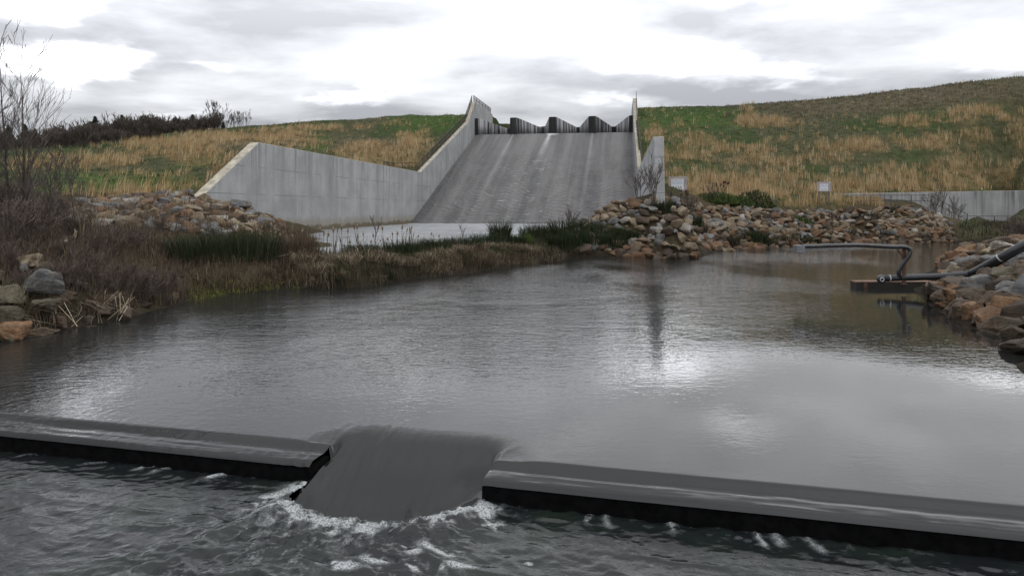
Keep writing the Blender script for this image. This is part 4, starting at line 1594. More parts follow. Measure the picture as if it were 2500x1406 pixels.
# ------------------------------------------------------------------ ridge trees on the left skyline
def cedar_mesh(seed, h, r):
    g = np.random.default_rng(seed)
    n = 1500
    t = g.uniform(0, 1, n) ** .8
    th = g.uniform(0, 6.283, n)
    lump = .65 + .5 * vnoise(th * 1.3, t * 6, seed)
    rr = r * (1 - t) ** .75 * lump * np.sqrt(g.uniform(.15, 1, n))
    P = np.stack([np.cos(th) * rr, np.sin(th) * rr, .3 + t * (h - .3)], -1)
    a = g.normal(size=(n, 3))
    b = g.normal(size=(n, 3))
    q = .20
    V = np.stack([P + a * q * .5, P + b * q * .5, P - (a + b) * q * .35], 1).reshape(-1, 3)
    me = bpy.data.meshes.new("needles")
    Fc = np.arange(n * 3).reshape(-1, 3)
    me.from_pydata(V.tolist(), [], Fc.tolist())
    me.materials.append(M['cedar'])
    me.update()
    return me


def trunk_mesh(h, r, mat):
    mb = MB()
    mb.tube([(0, 0, -.3), (0, 0, h * .5), (.05, 0, h)], [r, r * .7, r * .2], 5, False)
    me = bpy.data.meshes.new("trunk")
    me.from_pydata([tuple(v) for v in mb.v], [], mb.f)
    me.materials.append(mat)
    me.update()
    return me


cedars = [(cedar_mesh(i, 4.6, 1.5), trunk_mesh(4.2, .12, M['bark'])) for i in range(3)]
bares = [bare_shrub(60 + i, 5.0, 3, .22, 4, .018, M['far_scrub'], .5, .06) for i in range(3)]
scrubs = [bare_shrub(80 + i, 2.6, 22, .75, 3, .020, M['far_scrub'], .25, .035) for i in range(4)]


def ridge():
    rnd = random.Random(4)

    def pt(px, Y, py=None):
        return groundpt(px, Y)
    # evergreens
    for i, (px, Y, s) in enumerate([(205, 112, .75), (232, 110, .95), (222, 116, .9), (285, 122, 1.0), (298, 120, 1.1), (345, 116, .85), (355, 112, .8), (405, 130, .95), (425, 126, .9), (455, 132, 1.0), (470, 130, 1.05), (500, 134, .85), (520, 136, .7),
                                    (60, 108, .9), (85, 112, .8), (20, 106, .9), (-20, 104, 1.0), (330, 124, 1.0), (385, 128, .8), (440, 134, .9), (545, 138, .6)]):
        root = empty("evergreen_tree", pt(px, Y), "", "tree", "dark evergreens on the left ridge")
        tm = bpy.data.objects.new("trunk", cedars[i % 3][1])
        cm = bpy.data.objects.new("crown", cedars[i % 3][0])
        link(tm, root)
        link(cm, root)
        root.scale = (s * 1.05, s * 1.05, s * .95)
        root.rotation_euler = (0, 0, rnd.uniform(0, 6))
        root["label"] = "dark evergreen tree behind the bare left tree" if px < 100 else ("dark evergreen at the low left part of the ridge" if px < 260 else "dark evergreen in the middle of the ridge" if px < 400 else "dark evergreen at the right part of the ridge")
    for i, (px, Y, s) in enumerate([(318, 120, .8), (380, 128, 1.25), (385, 130, 1.1), (470, 134, 1.1), (487, 134, 1.0), (528, 136, 1.45), (531, 138, 1.2), (560, 138, .9), (585, 139, .85), (597, 139, .8), (573, 138, .75), (545, 136, .9), (420, 132, 1.0), (350, 124, .8), (440, 134, 1.0), (410, 128, .9), (505, 136, 1.0)]):
        put("bare_tree", bares[i % 3], pt(px, Y), "leafless tree at the right end of the ridge against the sky" if px > 500 else "leafless tree rising above the ridge scrub", "tree", "leafless trees on the left ridge", s * .9)
    k = 0
    for row, (y0, s0) in enumerate(((86, .75), (93, .8), (100, .9), (108, 1.0), (118, 1.15), (128, 1.1))):
        for px in range(-40, 560, 24):
            lim = 300 + 50 * row
            if px > lim or (row < 2 and (px < 105 or px > 240 + 60 * row)):
                continue
            p = groundpt(px + rnd.uniform(-9, 9), y0 + rnd.uniform(-3, 3))
            sc = 1.35 * s0 * rnd.uniform(.35, 1.15) * (.8 if px < 150 else 1)
            put("scrub_bush", scrubs[k % 4], p, "brown scrub bush low on the left ridge slope" if row < 2 else "brown scrub bush along the top of the left ridge", "bush", "brown scrub on the left ridge", sc)
            k += 1


ridge()

# ------------------------------------------------------------------ reeds, rushes and cattails
RUSH = [(.020, .034, .012), (.028, .042, .015), (.016, .026, .010), (.045, .05, .02)]
STRAW = [(.17, .13, .085), (.22, .175, .115), (.13, .095, .06), (.10, .075, .048), (.27, .22, .15)]
BROWN = [(.075, .052, .034), (.10, .07, .045), (.06, .042, .028), (.13, .10, .065)]


def crest_y(px):
    q = np.array([[CX + F * x / y, y] for x, y in BERM])
    return float(np.interp(px, q[:, 0], q[:, 1]))


def rush_clump(px, Y, h, r, cols, lb, n=240, width=.016, lean=.55, name="rush_clump", group="dark green rush clumps along the water"):
    bl = Blades()
    th = rng.uniform(0, 6.283, n)
    u = np.sqrt(rng.uniform(0, 1, n)) * r
    P = np.stack([np.cos(th) * u, np.sin(th) * u * .7, np.zeros(n)], -1)
    ang = th + rng.normal(0, .5, n)
    cc = np.asarray(cols)[rng.integers(0, len(cols), n)] * rng.uniform(.6, 1.35, (n, 1))
    bl.add(P, h * rng.uniform(.6, 1.1, n), rng.uniform(.05, 1, n) * lean, ang, np.full(n, width) * rng.uniform(.7, 1.3, n), cc, .45)
    o = bl.build(name)
    o.location = groundpt(px, Y)
    tag(o, lb, "plant", group)
    return o


for px, Y, h, r, lb in [(p_, crest_y(p_) - .5 if 870 < p_ < 1290 else y_, h_ * .68 if 870 < p_ < 1290 and p_ != 1222 else h_, r_, l_) for p_, y_, h_, r_, l_ in [(500, 22.3, 1.15, .9, "wide dark green rush clump left of the berm"), (565, 22.0, 1.2, .9, "tall dark green rush clump behind the mossy shore"), (625, 22.8, 1.1, .8, "dark green rush clump next to the brown reeds"), (455, 22.8, 1.0, .7, "dark green rush clump at the left end of the rushes"),
                        (880, 28.6, .7, .6, "low green rush clump on the berm among cattails"), (985, 29.0, .75, .7, "dark rush clump in the middle of the berm"), (1060, 30, .75, .7, "rush clump on the berm under the tallest cattails"), (1130, 31.3, .8, .8, "broad rush clump right of the cattails"),
                        (1190, 32.3, .85, .8, "dense green rush clump near the berm's right end"), (1222, 33.6, 1.25, .45, "tall narrow rush tuft sticking up near the berm's end"), (1250, 33.4, .7, .6, "rounded rush clump at the tip of the berm"),
                        (1325, 38.0, 1.0, .8, "rush clump just across the outflow gap"), (1380, 38.0, 1.05, .9, "dark rush clump left of the rock mound"), (1430, 38.1, 1.0, .9, "dark rush clump in front of the rock mound"), (1480, 38.0, .9, .8, "rush clump at the foot of the rock mound"), (1300, 37.3, .9, .7, "rush clump at the left end of the row by the rock mound"), (1352, 36.9, .95, .8, "dark rush clump hanging over the water by the outflow"), (1405, 37.0, .95, .8, "dark rush clump low at the water left of the rock mound"), (1455, 37.0, .9, .8, "dark rush clump low at the water in front of the rock mound"), (1500, 37.1, .85, .7, "dark rush clump low at the water beside the brown blocks"), (1318, 36.9, .75, .6, "rush clump closest to the berm across the outflow"), (1345, 36.8, .8, .7, "low rush clump at the water across the outflow"), (1378, 36.7, .8, .7, "spreading rush clump at the water left of the rocks"), (1415, 36.8, .75, .7, "matted rush clump at the water left of the rocks"), (1540, 37.4, .6, .5, "ragged tuft touching the brown blocks"), (1520, 37.8, .7, .6, "small rush clump nearest the brown blocks"),
                        (1640, 41.0, .7, .5, "green tuft under the big pale boulder"), (1690, 42.8, .8, .6, "green-brown tuft at the waterline right of the pale boulder"), (1830, 45.6, 1.0, .8, "large dark tuft hanging over the riprap waterline"), (1850, 45.9, .9, .6, "dark tuft next to the large one at the riprap waterline"),
                        (1620, 39.8, .9, .5, "tall tuft between the brown slabs and the pale boulder"), (1985, 48.6, .6, .5, "small green tuft at the waterline below the second signboard"), (1940, 48, .5, .4, "tiny tuft at the riprap waterline")]]:
    rush_clump(px, Y, h, r, RUSH, lb, 480 if Y < 31 else 420, .013 if Y < 31 else .018)
rush_clump(1205, 31.8, .5, .4, [(.07, .11, .02), (.06, .09, .02)], "bright green grass tuft on the berm", 160)
rush_clump(1275, 33.2, .55, .5, [(.07, .11, .02), (.06, .09, .02)], "bright green grass tuft at the tip of the berm", 200)
rush_clump(2375, 16.2, .28, .12, STRAW + RUSH, "grass tuft in front of the brown pointed boulder", 80, .007)


straw_spots = [(745, 1.0), (775, .9), (812, .7), (850, .9), (893, 1.2), (930, 1.0), (960, .9), (1000, .8), (1040, .7), (1085, .9), (1130, .8), (1175, .7), (1215, .8), (1262, .8), (1292, .9)]
for px, q in straw_spots:
    part = "left part" if px < 880 else "middle" if px < 1060 else "right part"
    rush_clump(px, crest_y(px) - 1.75, .55 * q, .34, [STRAW[0], STRAW[1], STRAW[4], STRAW[2]], f"pale arching straw tuft at the water's edge, {part} of the berm", 170, .016, 1.5, "straw_tuft", "pale straw tufts along the berm")
rush_clump(712, 23.6, .95, .45, BROWN + [(.11, .07, .05)], "tall reddish-brown tuft at the left end of the berm", 420, .012, .4, "brown_tuft", None)
rush_clump(748, 24.0, .8, .4, BROWN + [(.11, .07, .05)], "reddish-brown tuft right of the tall one at the left end of the berm", 360, .012, .5, "brown_tuft", None)


wd_ = [(1565, 37.9), (1605, 38.4), (1650, 39.6), (1705, 42.9), (1745, 43.6), (1790, 44.4), (1880, 46), (1920, 46.9), (1965, 47.9), (2020, 50), (2075, 52.6), (2120, 55), (2180, 58), (2225, 60), (2270, 62)]
for px, Y in wd_:
    part = "left third" if px < 1760 else "middle third" if px < 2000 else "right third"
    rush_clump(px + random.uniform(-8, 8), Y, random.uniform(.5, .95), random.uniform(.3, .6), BROWN + RUSH + [(.06, .055, .03)], f"drooping brown-green weed tuft at the riprap waterline, {part} of the bank", 260, .02, .8, "weed_tuft", "weed tufts along the riprap waterline")


def reeds():
    bl = Blades()
    # berm thatch and straw skirts hanging to the water
    for (x0, x1, y0, y1, n) in ((-14, 5, 20, 41, 38000),):
        P = scatter(n, x0, x1, y0, y1)
        px, py = proj(P)
        db = np.minimum(dist_poly(P[:, 0], P[:, 1], BERM), dist_poly(P[:, 0], P[:, 1], BERM2))
        ok = (P[:, 2] > .02) & (P[:, 2] < 1.4) & (px > 380) & (px < 1430) & (db < 3.4)
        P, px, db = P[ok], px[ok], db[ok]
        u = rng.uniform(0, 1, len(P))
        f = fbm(P[:, 0] * .8, P[:, 1] * .8, 3, 44)
        hv = .35 + 1.1 * fbm(P[:, 0] * 1.3, P[:, 1] * 1.3, 2, 45)
        front = P[:, 2] < .42
        s1 = (u < np.where(px < 680, .25, .55))
        m1 = s1 & front & (f > .40)
        tufts(bl, P[m1], 7, .40 * hv[m1], .10, .9, .014, STRAW + BROWN[:2], math.radians(-80), .4, .7)
        m1 = s1 & front & (f <= .52)
        tufts(bl, P[m1], 6, .42 * hv[m1], .10, .7, .012, RUSH + BROWN, math.radians(-80), .4, .5)
        s2 = (u > .25) & ~front & (u < np.where(px < 680, .4, .8))
        m2 = s2 & (f < .56)
        tufts(bl, P[m2], 6, .30 * hv[m2], .10, .55, .012, RUSH + RUSH + [BROWN[0], STRAW[3]], None, .45)
        m2 = s2 & (f >= .50)
        tufts(bl, P[m2], 6, .24 * hv[m2], .10, .6, .012, BROWN + [STRAW[2], STRAW[0]], None, .45)
    tag(bl.build("reed_bed"), "mixed straw and green reeds covering the berm between the two pools", "reeds", kind="stuff")
    b2 = Blades()
    # brown dead brush and grass over the left bank
    P = scatter(26000, -20, -3, 12.5, 34)
    px, py = proj(P)
    ok = (P[:, 2] > .05) & (px > -60) & (px < 760) & (py > 505)
    P, px, py = P[ok], px[ok], py[ok]
    keep = rng.uniform(0, 1, len(P)) < np.where(P[:, 1] < 25, .62, .30)
    P = P[keep]
    far = P[:, 1] > 22
    tufts(b2, P[~far], 7, .38, .07, .7, .009, BROWN + BROWN + [STRAW[2]], None, .5, .5)
    tufts(b2, P[far], 6, .5, .10, .6, .013, BROWN + BROWN + [STRAW[3], STRAW[0]], None, .5, .5)
    # right far end brush at the waterline
    P = scatter(6000, 30, 60, 50, 72)
    px, py = proj(P)
    ok = (P[:, 2] > .05) & (px > 2230) & (px < 2540) & (py > 548)
    tufts(b2, P[ok], 6, .45, .2, .5, .03, BROWN + RUSH[:2] + [(.06, .05, .02)], None, .5, .5)
    P = scatter(3000, 16, 40, 24, 50)
    px, py = proj(P)
    ok = (P[:, 2] > .1) & (px > 2300) & (px < 2560) & (py > 540) & (rng.uniform(0, 1, len(P)) < .35)
    tufts(b2, P[ok], 6, .45, .15, .6, .018, BROWN + STRAW[:2], None, .5, .5)
    tag(b2.build("dead_grass"), "tangled brown dead grass over the banks", "grass", kind="stuff")
    # moss and fresh grass on the left shore
    b3 = Blades()
    P = scatter(9000, -12, -5, 17, 25)
    px, py = proj(P)
    ok = (P[:, 2] > .0) & (P[:, 2] < .35) & (px > 460) & (px < 730)
    tufts(b3, P[ok], 8, .085, .06, .8, .016, [(.13, .135, .028), (.16, .145, .035), (.085, .10, .024)], None, .5)
    tag(b3.build("shore_moss"), "low yellow-green moss and grass along the left shore", "moss", kind="stuff")
    # pale broken reed leaves at the near left water
    b4 = Blades()
    n = 320
    px = rng.uniform(-10, 330, n)
    py = rng.uniform(760, 822, n) - px * .13
    root = np.array([onz(a, b, .02) for a, b in zip(px, py)])
    b4.add(root, rng.uniform(.2, .95, n), rng.uniform(.3, 2.2, n), rng.uniform(0, 6.283, n), np.full(n, .013) * rng.uniform(.7, 1.5, n), np.asarray([(.34, .28, .19), (.26, .21, .14), (.42, .37, .28)])[rng.integers(0, 3, n)], .42)
    n = 70
    px = rng.uniform(-10, 60, n)
    root = np.array([at(a, 745 + rng.uniform(-15, 15), 14.4 + rng.uniform(-.6, .6)) for a in px])
    b4.add(root, rng.uniform(.4, .8, n), rng.uniform(.4, 1.0, n), rng.uniform(-.6, 3.6, n), np.full(n, .011), np.asarray([(.20, .20, .11), (.16, .17, .09)])[rng.integers(0, 2, n)], .5)
    tag(b4.build("broken_reeds"), "pale broken reed leaves lying criss-cross at the left waterline", "reeds", kind="stuff")


reeds()


def cattails():
    def proto(seed, fluffy):
        rnd = random.Random(seed)
        e = bpy.data.objects.new("cattail", None)
        e.empty_display_size = .2
        link(e)
        b = rnd.uniform(-.08, .14)
        mb = MB()
        mb.tube([(0, 0, -.15), (b * .3, 0, .5), (b, .02, 1.0)], [.011, .009, .006], 4, False)
        mb.build("stem", M['catstem'], e)
        m2 = MB()
        z = .80
        if fluffy:
            m2.tube([(b * .72, 0, z - .03), (b * .8 + .015, .01, z + .03), (b * .86, -.01, z + .10), (b * .95 + .01, .02, z + .17)], [.012, .036, .030, .008], 6)
        else:
            m2.tube([(b * .74, 0, z), (b * .76, 0, z + .015), (b * .9, .01, z + .125), (b * .92, .012, z + .14)], [.008, .02, .02, .007], 6)
        m2.build("seed_head", M['catfluff'] if fluffy else M['cathead'], e)
        m3 = MB()
        for k in range(3):
            a = rnd.uniform(0, 6.28)
            l = rnd.uniform(.1, .35)
            w = .012
            dx, dy = math.cos(a), math.sin(a)
            h = rnd.uniform(.5, .9)
            m3.add([(-w * dy, w * dx, -.1), (w * dy, -w * dx, -.1), (dx * l * .4 - w * dy, dy * l * .4 + w * dx, h * .6), (dx * l * .4 + w * dy, dy * l * .4 - w * dx, h * .6), (dx * l, dy * l, h)], [(0, 1, 3, 2), (2, 3, 4)])
        m3.build("leaf", M['catstem'], e)
        return e
    protos = [proto(1, True), proto(2, False), proto(3, True), proto(4, False), proto(5, True)]
    used = [False] * 5
    spots = []
    for px, top in [(735, 553), (753, 552), (775, 545), (790, 560), (797, 563), (815, 550), (818, 553), (836, 545), (848, 555), (852, 585), (872, 542), (875, 545), (874, 570), (890, 565), (918, 568), (917, 585), (935, 588), (938, 548), (960, 565), (972, 563), (980, 545), (988, 555), (1000, 552), (1004, 549), (1005, 558), (1050, 566), (1062, 572), (1072, 582), (700, 560), (682, 565), (720, 570), (762, 575), (805, 590), (828, 580), (900, 590), (950, 580), (992, 575), (1020, 590)]:
        spots.append((px, top, crest_y(px) + random.uniform(-.2, .6), "berm"))
    for k in range(26):
        px = random.uniform(610, 715)
        spots.append((px, 545 + random.uniform(-8, 40), random.uniform(26.5, 30), "thick"))
    for px, top in [(162, 575), (182, 556), (200, 490)]:
        spots.append((px, top, 17.5 if top > 520 else 20, "left"))
    for i, (px, top, Y, where) in enumerate(spots):
        k = i % 5
        o = protos[k] if not used[k] else copy_tree(protos[k])
        used[k] = True
        g = groundpt(px, Y)
        ztop = at(px, top, Y)[2]
        s = max(.5, ztop - g[2])
        o.location = g
        o.rotation_euler = (random.uniform(-.06, .06), random.uniform(-.08, .08), random.uniform(0, 6.28))
        o.scale = (max(1.1, s * .95), max(1.1, s * .95), s)
        fl = "pale fluffy" if k in (0, 2, 4) else "slim brown"
        if where == "berm":
            third = "left part" if px < 840 else "middle" if px < 960 else "right part"
            lb = f"{fl} cattail rising in front of the bright pool, {third} of the berm"
        elif where == "thick":
            lb = f"{fl} cattail in the thick brown stand left of the berm"
        else:
            lb = f"{fl} cattail standing alone in the left thicket"
        tag(o, lb, "cattail", "cattails along the berm")


cattails()

# ------------------------------------------------------------------ signboards
def signboard(px, py, Y, wd, ht, px_face, label, face=(.14, .80, .10, .84)):
    c = at(px, py, Y)
    g = gz(c[0], c[1])
    root = empty("signboard", (c[0], c[1], g), label, "sign", "warning signboards on the bank", rz=.05)
    zc = c[2] - g
    mb = MB()
    mb.box((-wd / 2, -.02, zc - ht / 2), (wd / 2, .02, zc + ht / 2))
    mb.build("backing_board", M['sign_back'], root, False, .01)
    for sx in (-.38, .38):
        m2 = MB()
        m2.box((sx * wd - .05, .025, -.4), (sx * wd + .05, .125, zc + ht / 2 - .05))
        m2.build("post", M['post'], root)
    x0, x1 = -wd / 2 + face[0] * wd, -wd / 2 + face[1] * wd
    z0, z1 = zc - ht / 2 + face[2] * ht, zc - ht / 2 + face[3] * ht
    m3 = MB()
    m3.box((x0, -.035, z0), (x1, -.0205, z1))
    fc = m3.build("sign_face", M['sign_white'], root)
    w, h = x1 - x0, z1 - z0
    rn = random.Random(int(px))

    def strip(name, rows, mat):
        m = MB()
        for a, b, c_, d in rows:
            m.box((x0 + a * w, -.0385, z0 + c_ * h), (x0 + b * w, -.0345, z0 + d * h))
        m.build(name, mat, fc)
    # heading, blurred lines and four little pictograms: too small in the photo to read
    hd, x = [], .08
    for k in range(14):
        if k == 9:
            x += .06
        ww = rn.uniform(.035, .05)
        hd.append((x, x + ww, .855, .925))
        x += ww + .012
    strip("heading", hd, M['sign_red'])
    ln = []
    for k in range(5):
        x = .05
        while x < .92:
            ww = rn.uniform(.05, .16)
            ln.append((x, min(.95, x + ww), .745 - k * .065, .745 - k * .065 + .04))
            x += ww + .02
    strip("text_lines", ln, M['sign_blue'])
    pg = []
    for k in range(4):
        a = .14 + k * .2
        pg += [(a, a + .05, .22, .34), (a + .04, a + .10, .15, .24), (a + .01, a + .04, .08, .16), (a + .08, a + .11, .07, .15)]
    strip("pictograms", pg, M['sign_dark'])


signboard(1655, 449, 50, 1.32, 1.0, 0, "larger weathered warning signboard on two posts beside the right wall end")
signboard(2012, 456, 60, 1.2, .82, 0, "smaller warning signboard in the dry grass above the retaining wall", (.18, .76, .08, .80))
c = at(510, 441, 52)
g = gz(c[0], c[1])
root = empty("signboard", (c[0], c[1], g), "small plain grey board half hidden behind the left wall end", "sign", "warning signboards on the bank")
mb = MB()
mb.box((-.32, -.02, c[2] - g - .22), (.32, .02, c[2] - g + .22))
mb.build("backing_board", M['sign_back'], root)
mb = MB()
mb.box((-.05, .022, -.4), (.05, .11, c[2] - g + .15))
mb.build("post", M['post'], root)

# ------------------------------------------------------------------ retaining wall, stair, handrails on the right
def right_wall():
    p0, p1 = np.array(at(1840, 476, 65.5)), np.array(at(2750, 461, 66.5))
    ex = (p1 - p0)
    Lh = math.hypot(ex[0], ex[1])
    ex2 = Vector((ex[0] / Lh, ex[1] / Lh, 0))
    ey2 = Vector((-ex2.y, ex2.x, 0))
    Mx = frame_matrix((p0[0], p0[1], 1.2), ex2, ey2)
    t0, t1 = p0[2] - 1.2, p1[2] - 1.2
    mb = MB()
    mb.prism([(0, -1.5), (Lh, -1.5), (Lh, t1), (0, t0)], 0, .4)
    o = mb.build("retaining_wall", M['ret'], None, False, .03)
    o.matrix_world = Mx
    tag(o, "long low concrete retaining wall with dark runs at the foot of the right slope", "wall")
    # stair going down along the wall
    a = np.array(at(2225, 507, 61))
    st = empty("stair", (a[0], a[1], 0), "grey concrete stair and landing descending in front of the retaining wall", "stairs")
    mb = MB()
    z = a[2]
    mb.box((-2.2, -.2, z - 1.2), (1.5, 1.4, z))
    mb.build("landing", M['ret'], st)
    n = 11
    for k in range(n):
        m2 = MB()
        zz = z - (k + 1) * .145
        m2.box((1.5 + k * .29, -.1, zz - .8), (1.5 + (k + 1) * .29, 1.3, zz))
        m2.build("step", M['ret'], st)
    m3 = MB()
    V = [(1.2, -.22, z + .08), (1.2, -.22, z - .5), (1.5 + n * .29, -.22, z - n * .145 - .4), (1.5 + n * .29, -.22, z - n * .145 + .14)]
    V2 = [(x, y + .1, q) for x, y, q in V]
    m3.add(V + V2, [(0, 1, 2, 3), (7, 6, 5, 4), (0, 3, 7, 4), (1, 0, 4, 5), (2, 1, 5, 6), (3, 2, 6, 7)])
    m3.build("stringer", M['ret'], st)
    gl = "metal handrails in front of the retaining wall"
    railing([(a[0] - 5.2, a[1] - .1, z), (a[0] + 1.4, a[1] - .1, z), (a[0] + 1.5 + n * .29, a[1] - .1, z - n * .145)], "handrail", "two-rail metal handrail on the stair landing", gl, 1.7, 1.05, 0, M['dullrail'], (1.0, .55), .03)
    b0, b1 = at(2340, 541, 65), at(2560, 541, 65)
    railing([b0, b1], "handrail", "low two-rail handrail at the foot of the retaining wall near the right edge", gl, 1.6, .50, 0, M['dullrail'], (1.0, .08), .03)


right_wall()

# ------------------------------------------------------------------ pipe outfall with float and hose on the right
def outfall():
    Y = 21.0

    def p(px, py, dy=0.0):
        return at(px, py, Y + dy)
    base = onz(2210, 702, 0)
    # timber float
    fl = empty("timber_float", (base[0], base[1], 0), "rusty brown timber float lying in the water at the right bank", "float")
    o = Vector((base[0], base[1], 0))

    def rel(q):
        return Vector(q) - o
    mb = MB()
    a, b = rel(p(2124, 690)), rel(p(2320, 690))
    mb.box((a.x, -.05, .14), (b.x, .38, .19))
    mb.build("deck_plank", M['plank'], fl, False, .01)
    mb = MB()
    mb.box((a.x - .01, -.08, -.12), (b.x, -.052, .175))
    mb.build("front_beam", M['darkplank'], fl)
    mb = MB()
    mb.box((a.x, -.05, -.10), (a.x + .45, .34, .138))
    mb.build("float_block", M['darkplank'], fl)
    mb = MB()
    mb.box((a.x + .20, -.115, -.2), (a.x + .31, -.083, .16))
    mb.build("bracket", M['rust'], fl)
    # pipe along the float
    pr = empty("drain_pipe", p(2200, 680), "thick black drain pipe lying on the float and climbing the right bank", "pipe")
    oo = Vector(p(2200, 680))
    P1 = [Vector(p(2152, 680, .1)) - oo, Vector(p(2205, 678, .1)) - oo, Vector(p(2300, 675, -.4)) - oo, Vector(p(2368, 669, -1.2)) - oo]
    mb = MB()
    mb.tube(P1, .095, 14)
    mb.build("pipe_run", M['pipe'], pr, True)
    mb = MB()
    mb.tube([P1[-1], Vector(p(2378, 664, -1.3)) - oo, Vector(p(2440, 630, -2.0)) - oo, Vector(p(2520, 585, -2.6)) - oo], [.095, .098, .1, .1], 14)
    mb.build("climbing_pipe", M['pipe'], pr, True)
    mb = MB()
    mb.tube([P1[0] + Vector((.05, 0, 0)), P1[0] + Vector((-.045, -.02, 0)), P1[0] + Vector((-.085, -.09, -.005)), P1[0] + Vector((-.09, -.2, -.01))], [.1, .105, .105, .105], 14)
    el = mb.build("elbow", M['pipe'], pr, True)
    mb = MB()
    q = P1[0] + Vector((-.09, -.2, -.01))
    rg = [q + Vector((math.cos(t) * .055, -.012, math.sin(t) * .055)) for t in np.linspace(0, 2 * math.pi, 17)]
    mb.tube(rg, .012, 6, False)
    mb.build("end_ring", M['clamp'], el, True)
    for px, py in ((2171, 679.5), (2230, 677.5), (2300, 675)):
        mb = MB()
        c = Vector(p(px, py, .1 if px < 2290 else -.4)) - oo
        mb.tube([c - Vector((.012, 0, 0)), c + Vector((.012, 0, 0))], .1015, 14)
        mb.build("band", M['clamp'], pr)
    c0 = Vector(p(2440, 630, -2.0)) - oo
    d0 = (Vector(p(2520, 585, -2.6)) - Vector(p(2440, 630, -2.0))).normalized()
    mb = MB()
    mb.tube([c0 - d0 * .015, c0 + d0 * .015], .107, 14)
    mb.build("band", M['clamp'], pr)
    mb = MB()
    mb.tube([Vector(p(2418, 655, -1.5)) - oo, Vector(p(2470, 625, -1.9)) - oo, Vector(p(2530, 592, -2.3)) - oo], .05, 10)
    mb.build("side_pipe", M['pipe'], pr, True)
    # post with brace
    ps = empty("steel_post", p(2207, 692, .05), "rusty steel post standing on the float holding up the hose", "post")
    o2 = Vector(p(2207, 692, .05))
    mb = MB()
    ztop = p(2207, 607)[2] - o2.z
    mb.box((-.045, -.03, -.02), (.045, .03, ztop))
    mb.box((-.075, -.06, -.03), (.075, .06, -.005))
    mb.build("upright", M['rust'], ps, False, .006)
    mb = MB()
    mb.tube([(-.02, 0, ztop - .28), (-.20, -.01, ztop - .02)], .02, 6)
    mb.build("brace", M['rust'], ps)
    # hose
    hs = empty("black_hose", p(2207, 600, -.03), "shiny black hose arching from the post out over the pond", "hose")
    o3 = Vector(p(2207, 600, -.03))
    path = [(1958, 602), (2000, 601), (2060, 599), (2100, 599), (2140, 601), (2180, 603), (2205, 603), (2217, 606), (2222, 612), (2219, 624), (2212, 634), (2203, 645), (2196, 658), (2194, 668), (2198, 677)]
    V = []
    for i, (x, y) in enumerate(path):
        V.append(Vector(p(x, y, -.06 if i < 10 else -.06 + (i - 9) * .02)) - o3)
    # smooth
    S = []
    for i in range(len(V) - 1):
        p0, p1, p2, p3 = V[max(i - 1, 0)], V[i], V[i + 1], V[min(i + 2, len(V) - 1)]
        for t in np.linspace(0, 1, 5)[:-1]:
            t = float(t)
            S.append(.5 * ((2 * p1) + (p2 - p0) * t + (2 * p0 - 5 * p1 + 4 * p2 - p3) * t * t + (3 * p1 - p0 - 3 * p2 + p3) * t ** 3))
    S.append(V[-1])
    mb = MB()
    mb.tube(S, .06, 12)
    mb.build("hose_line", M['hose'], hs, True)
    mb = MB()
    c = Vector(p(1951, 607)) - o3
    mb.box((c.x - .13, c.y - .12, c.z - .12), (c.x + .13, c.y + .12, c.z + .10))
    bx = mb.build("outlet_box", M['galv'], hs, False, .008)
    mb = MB()
    mb.tube([(c.x - .04, c.y - .1, c.z - .22), (c.x - .04, c.y - .1, c.z - .11)], .01, 5)
    mb.build("drip_spout", M['pipe'], bx)
    mb = MB()
    a, b = Vector(p(1964, 608)) - o3, Vector(p(2100, 606)) - o3
    mb.box((a.x, a.y - .03, a.z - .02), (b.x, a.y + .03, a.z + .012))
    mb.build("support_channel", M['galv'], hs)


outfall()

# ------------------------------------------------------------------ world: overcast sky with broken cloud
SUN_EL, SUN_AZ = math.radians(62), math.radians(62)     # azimuth measured from the view direction towards the right


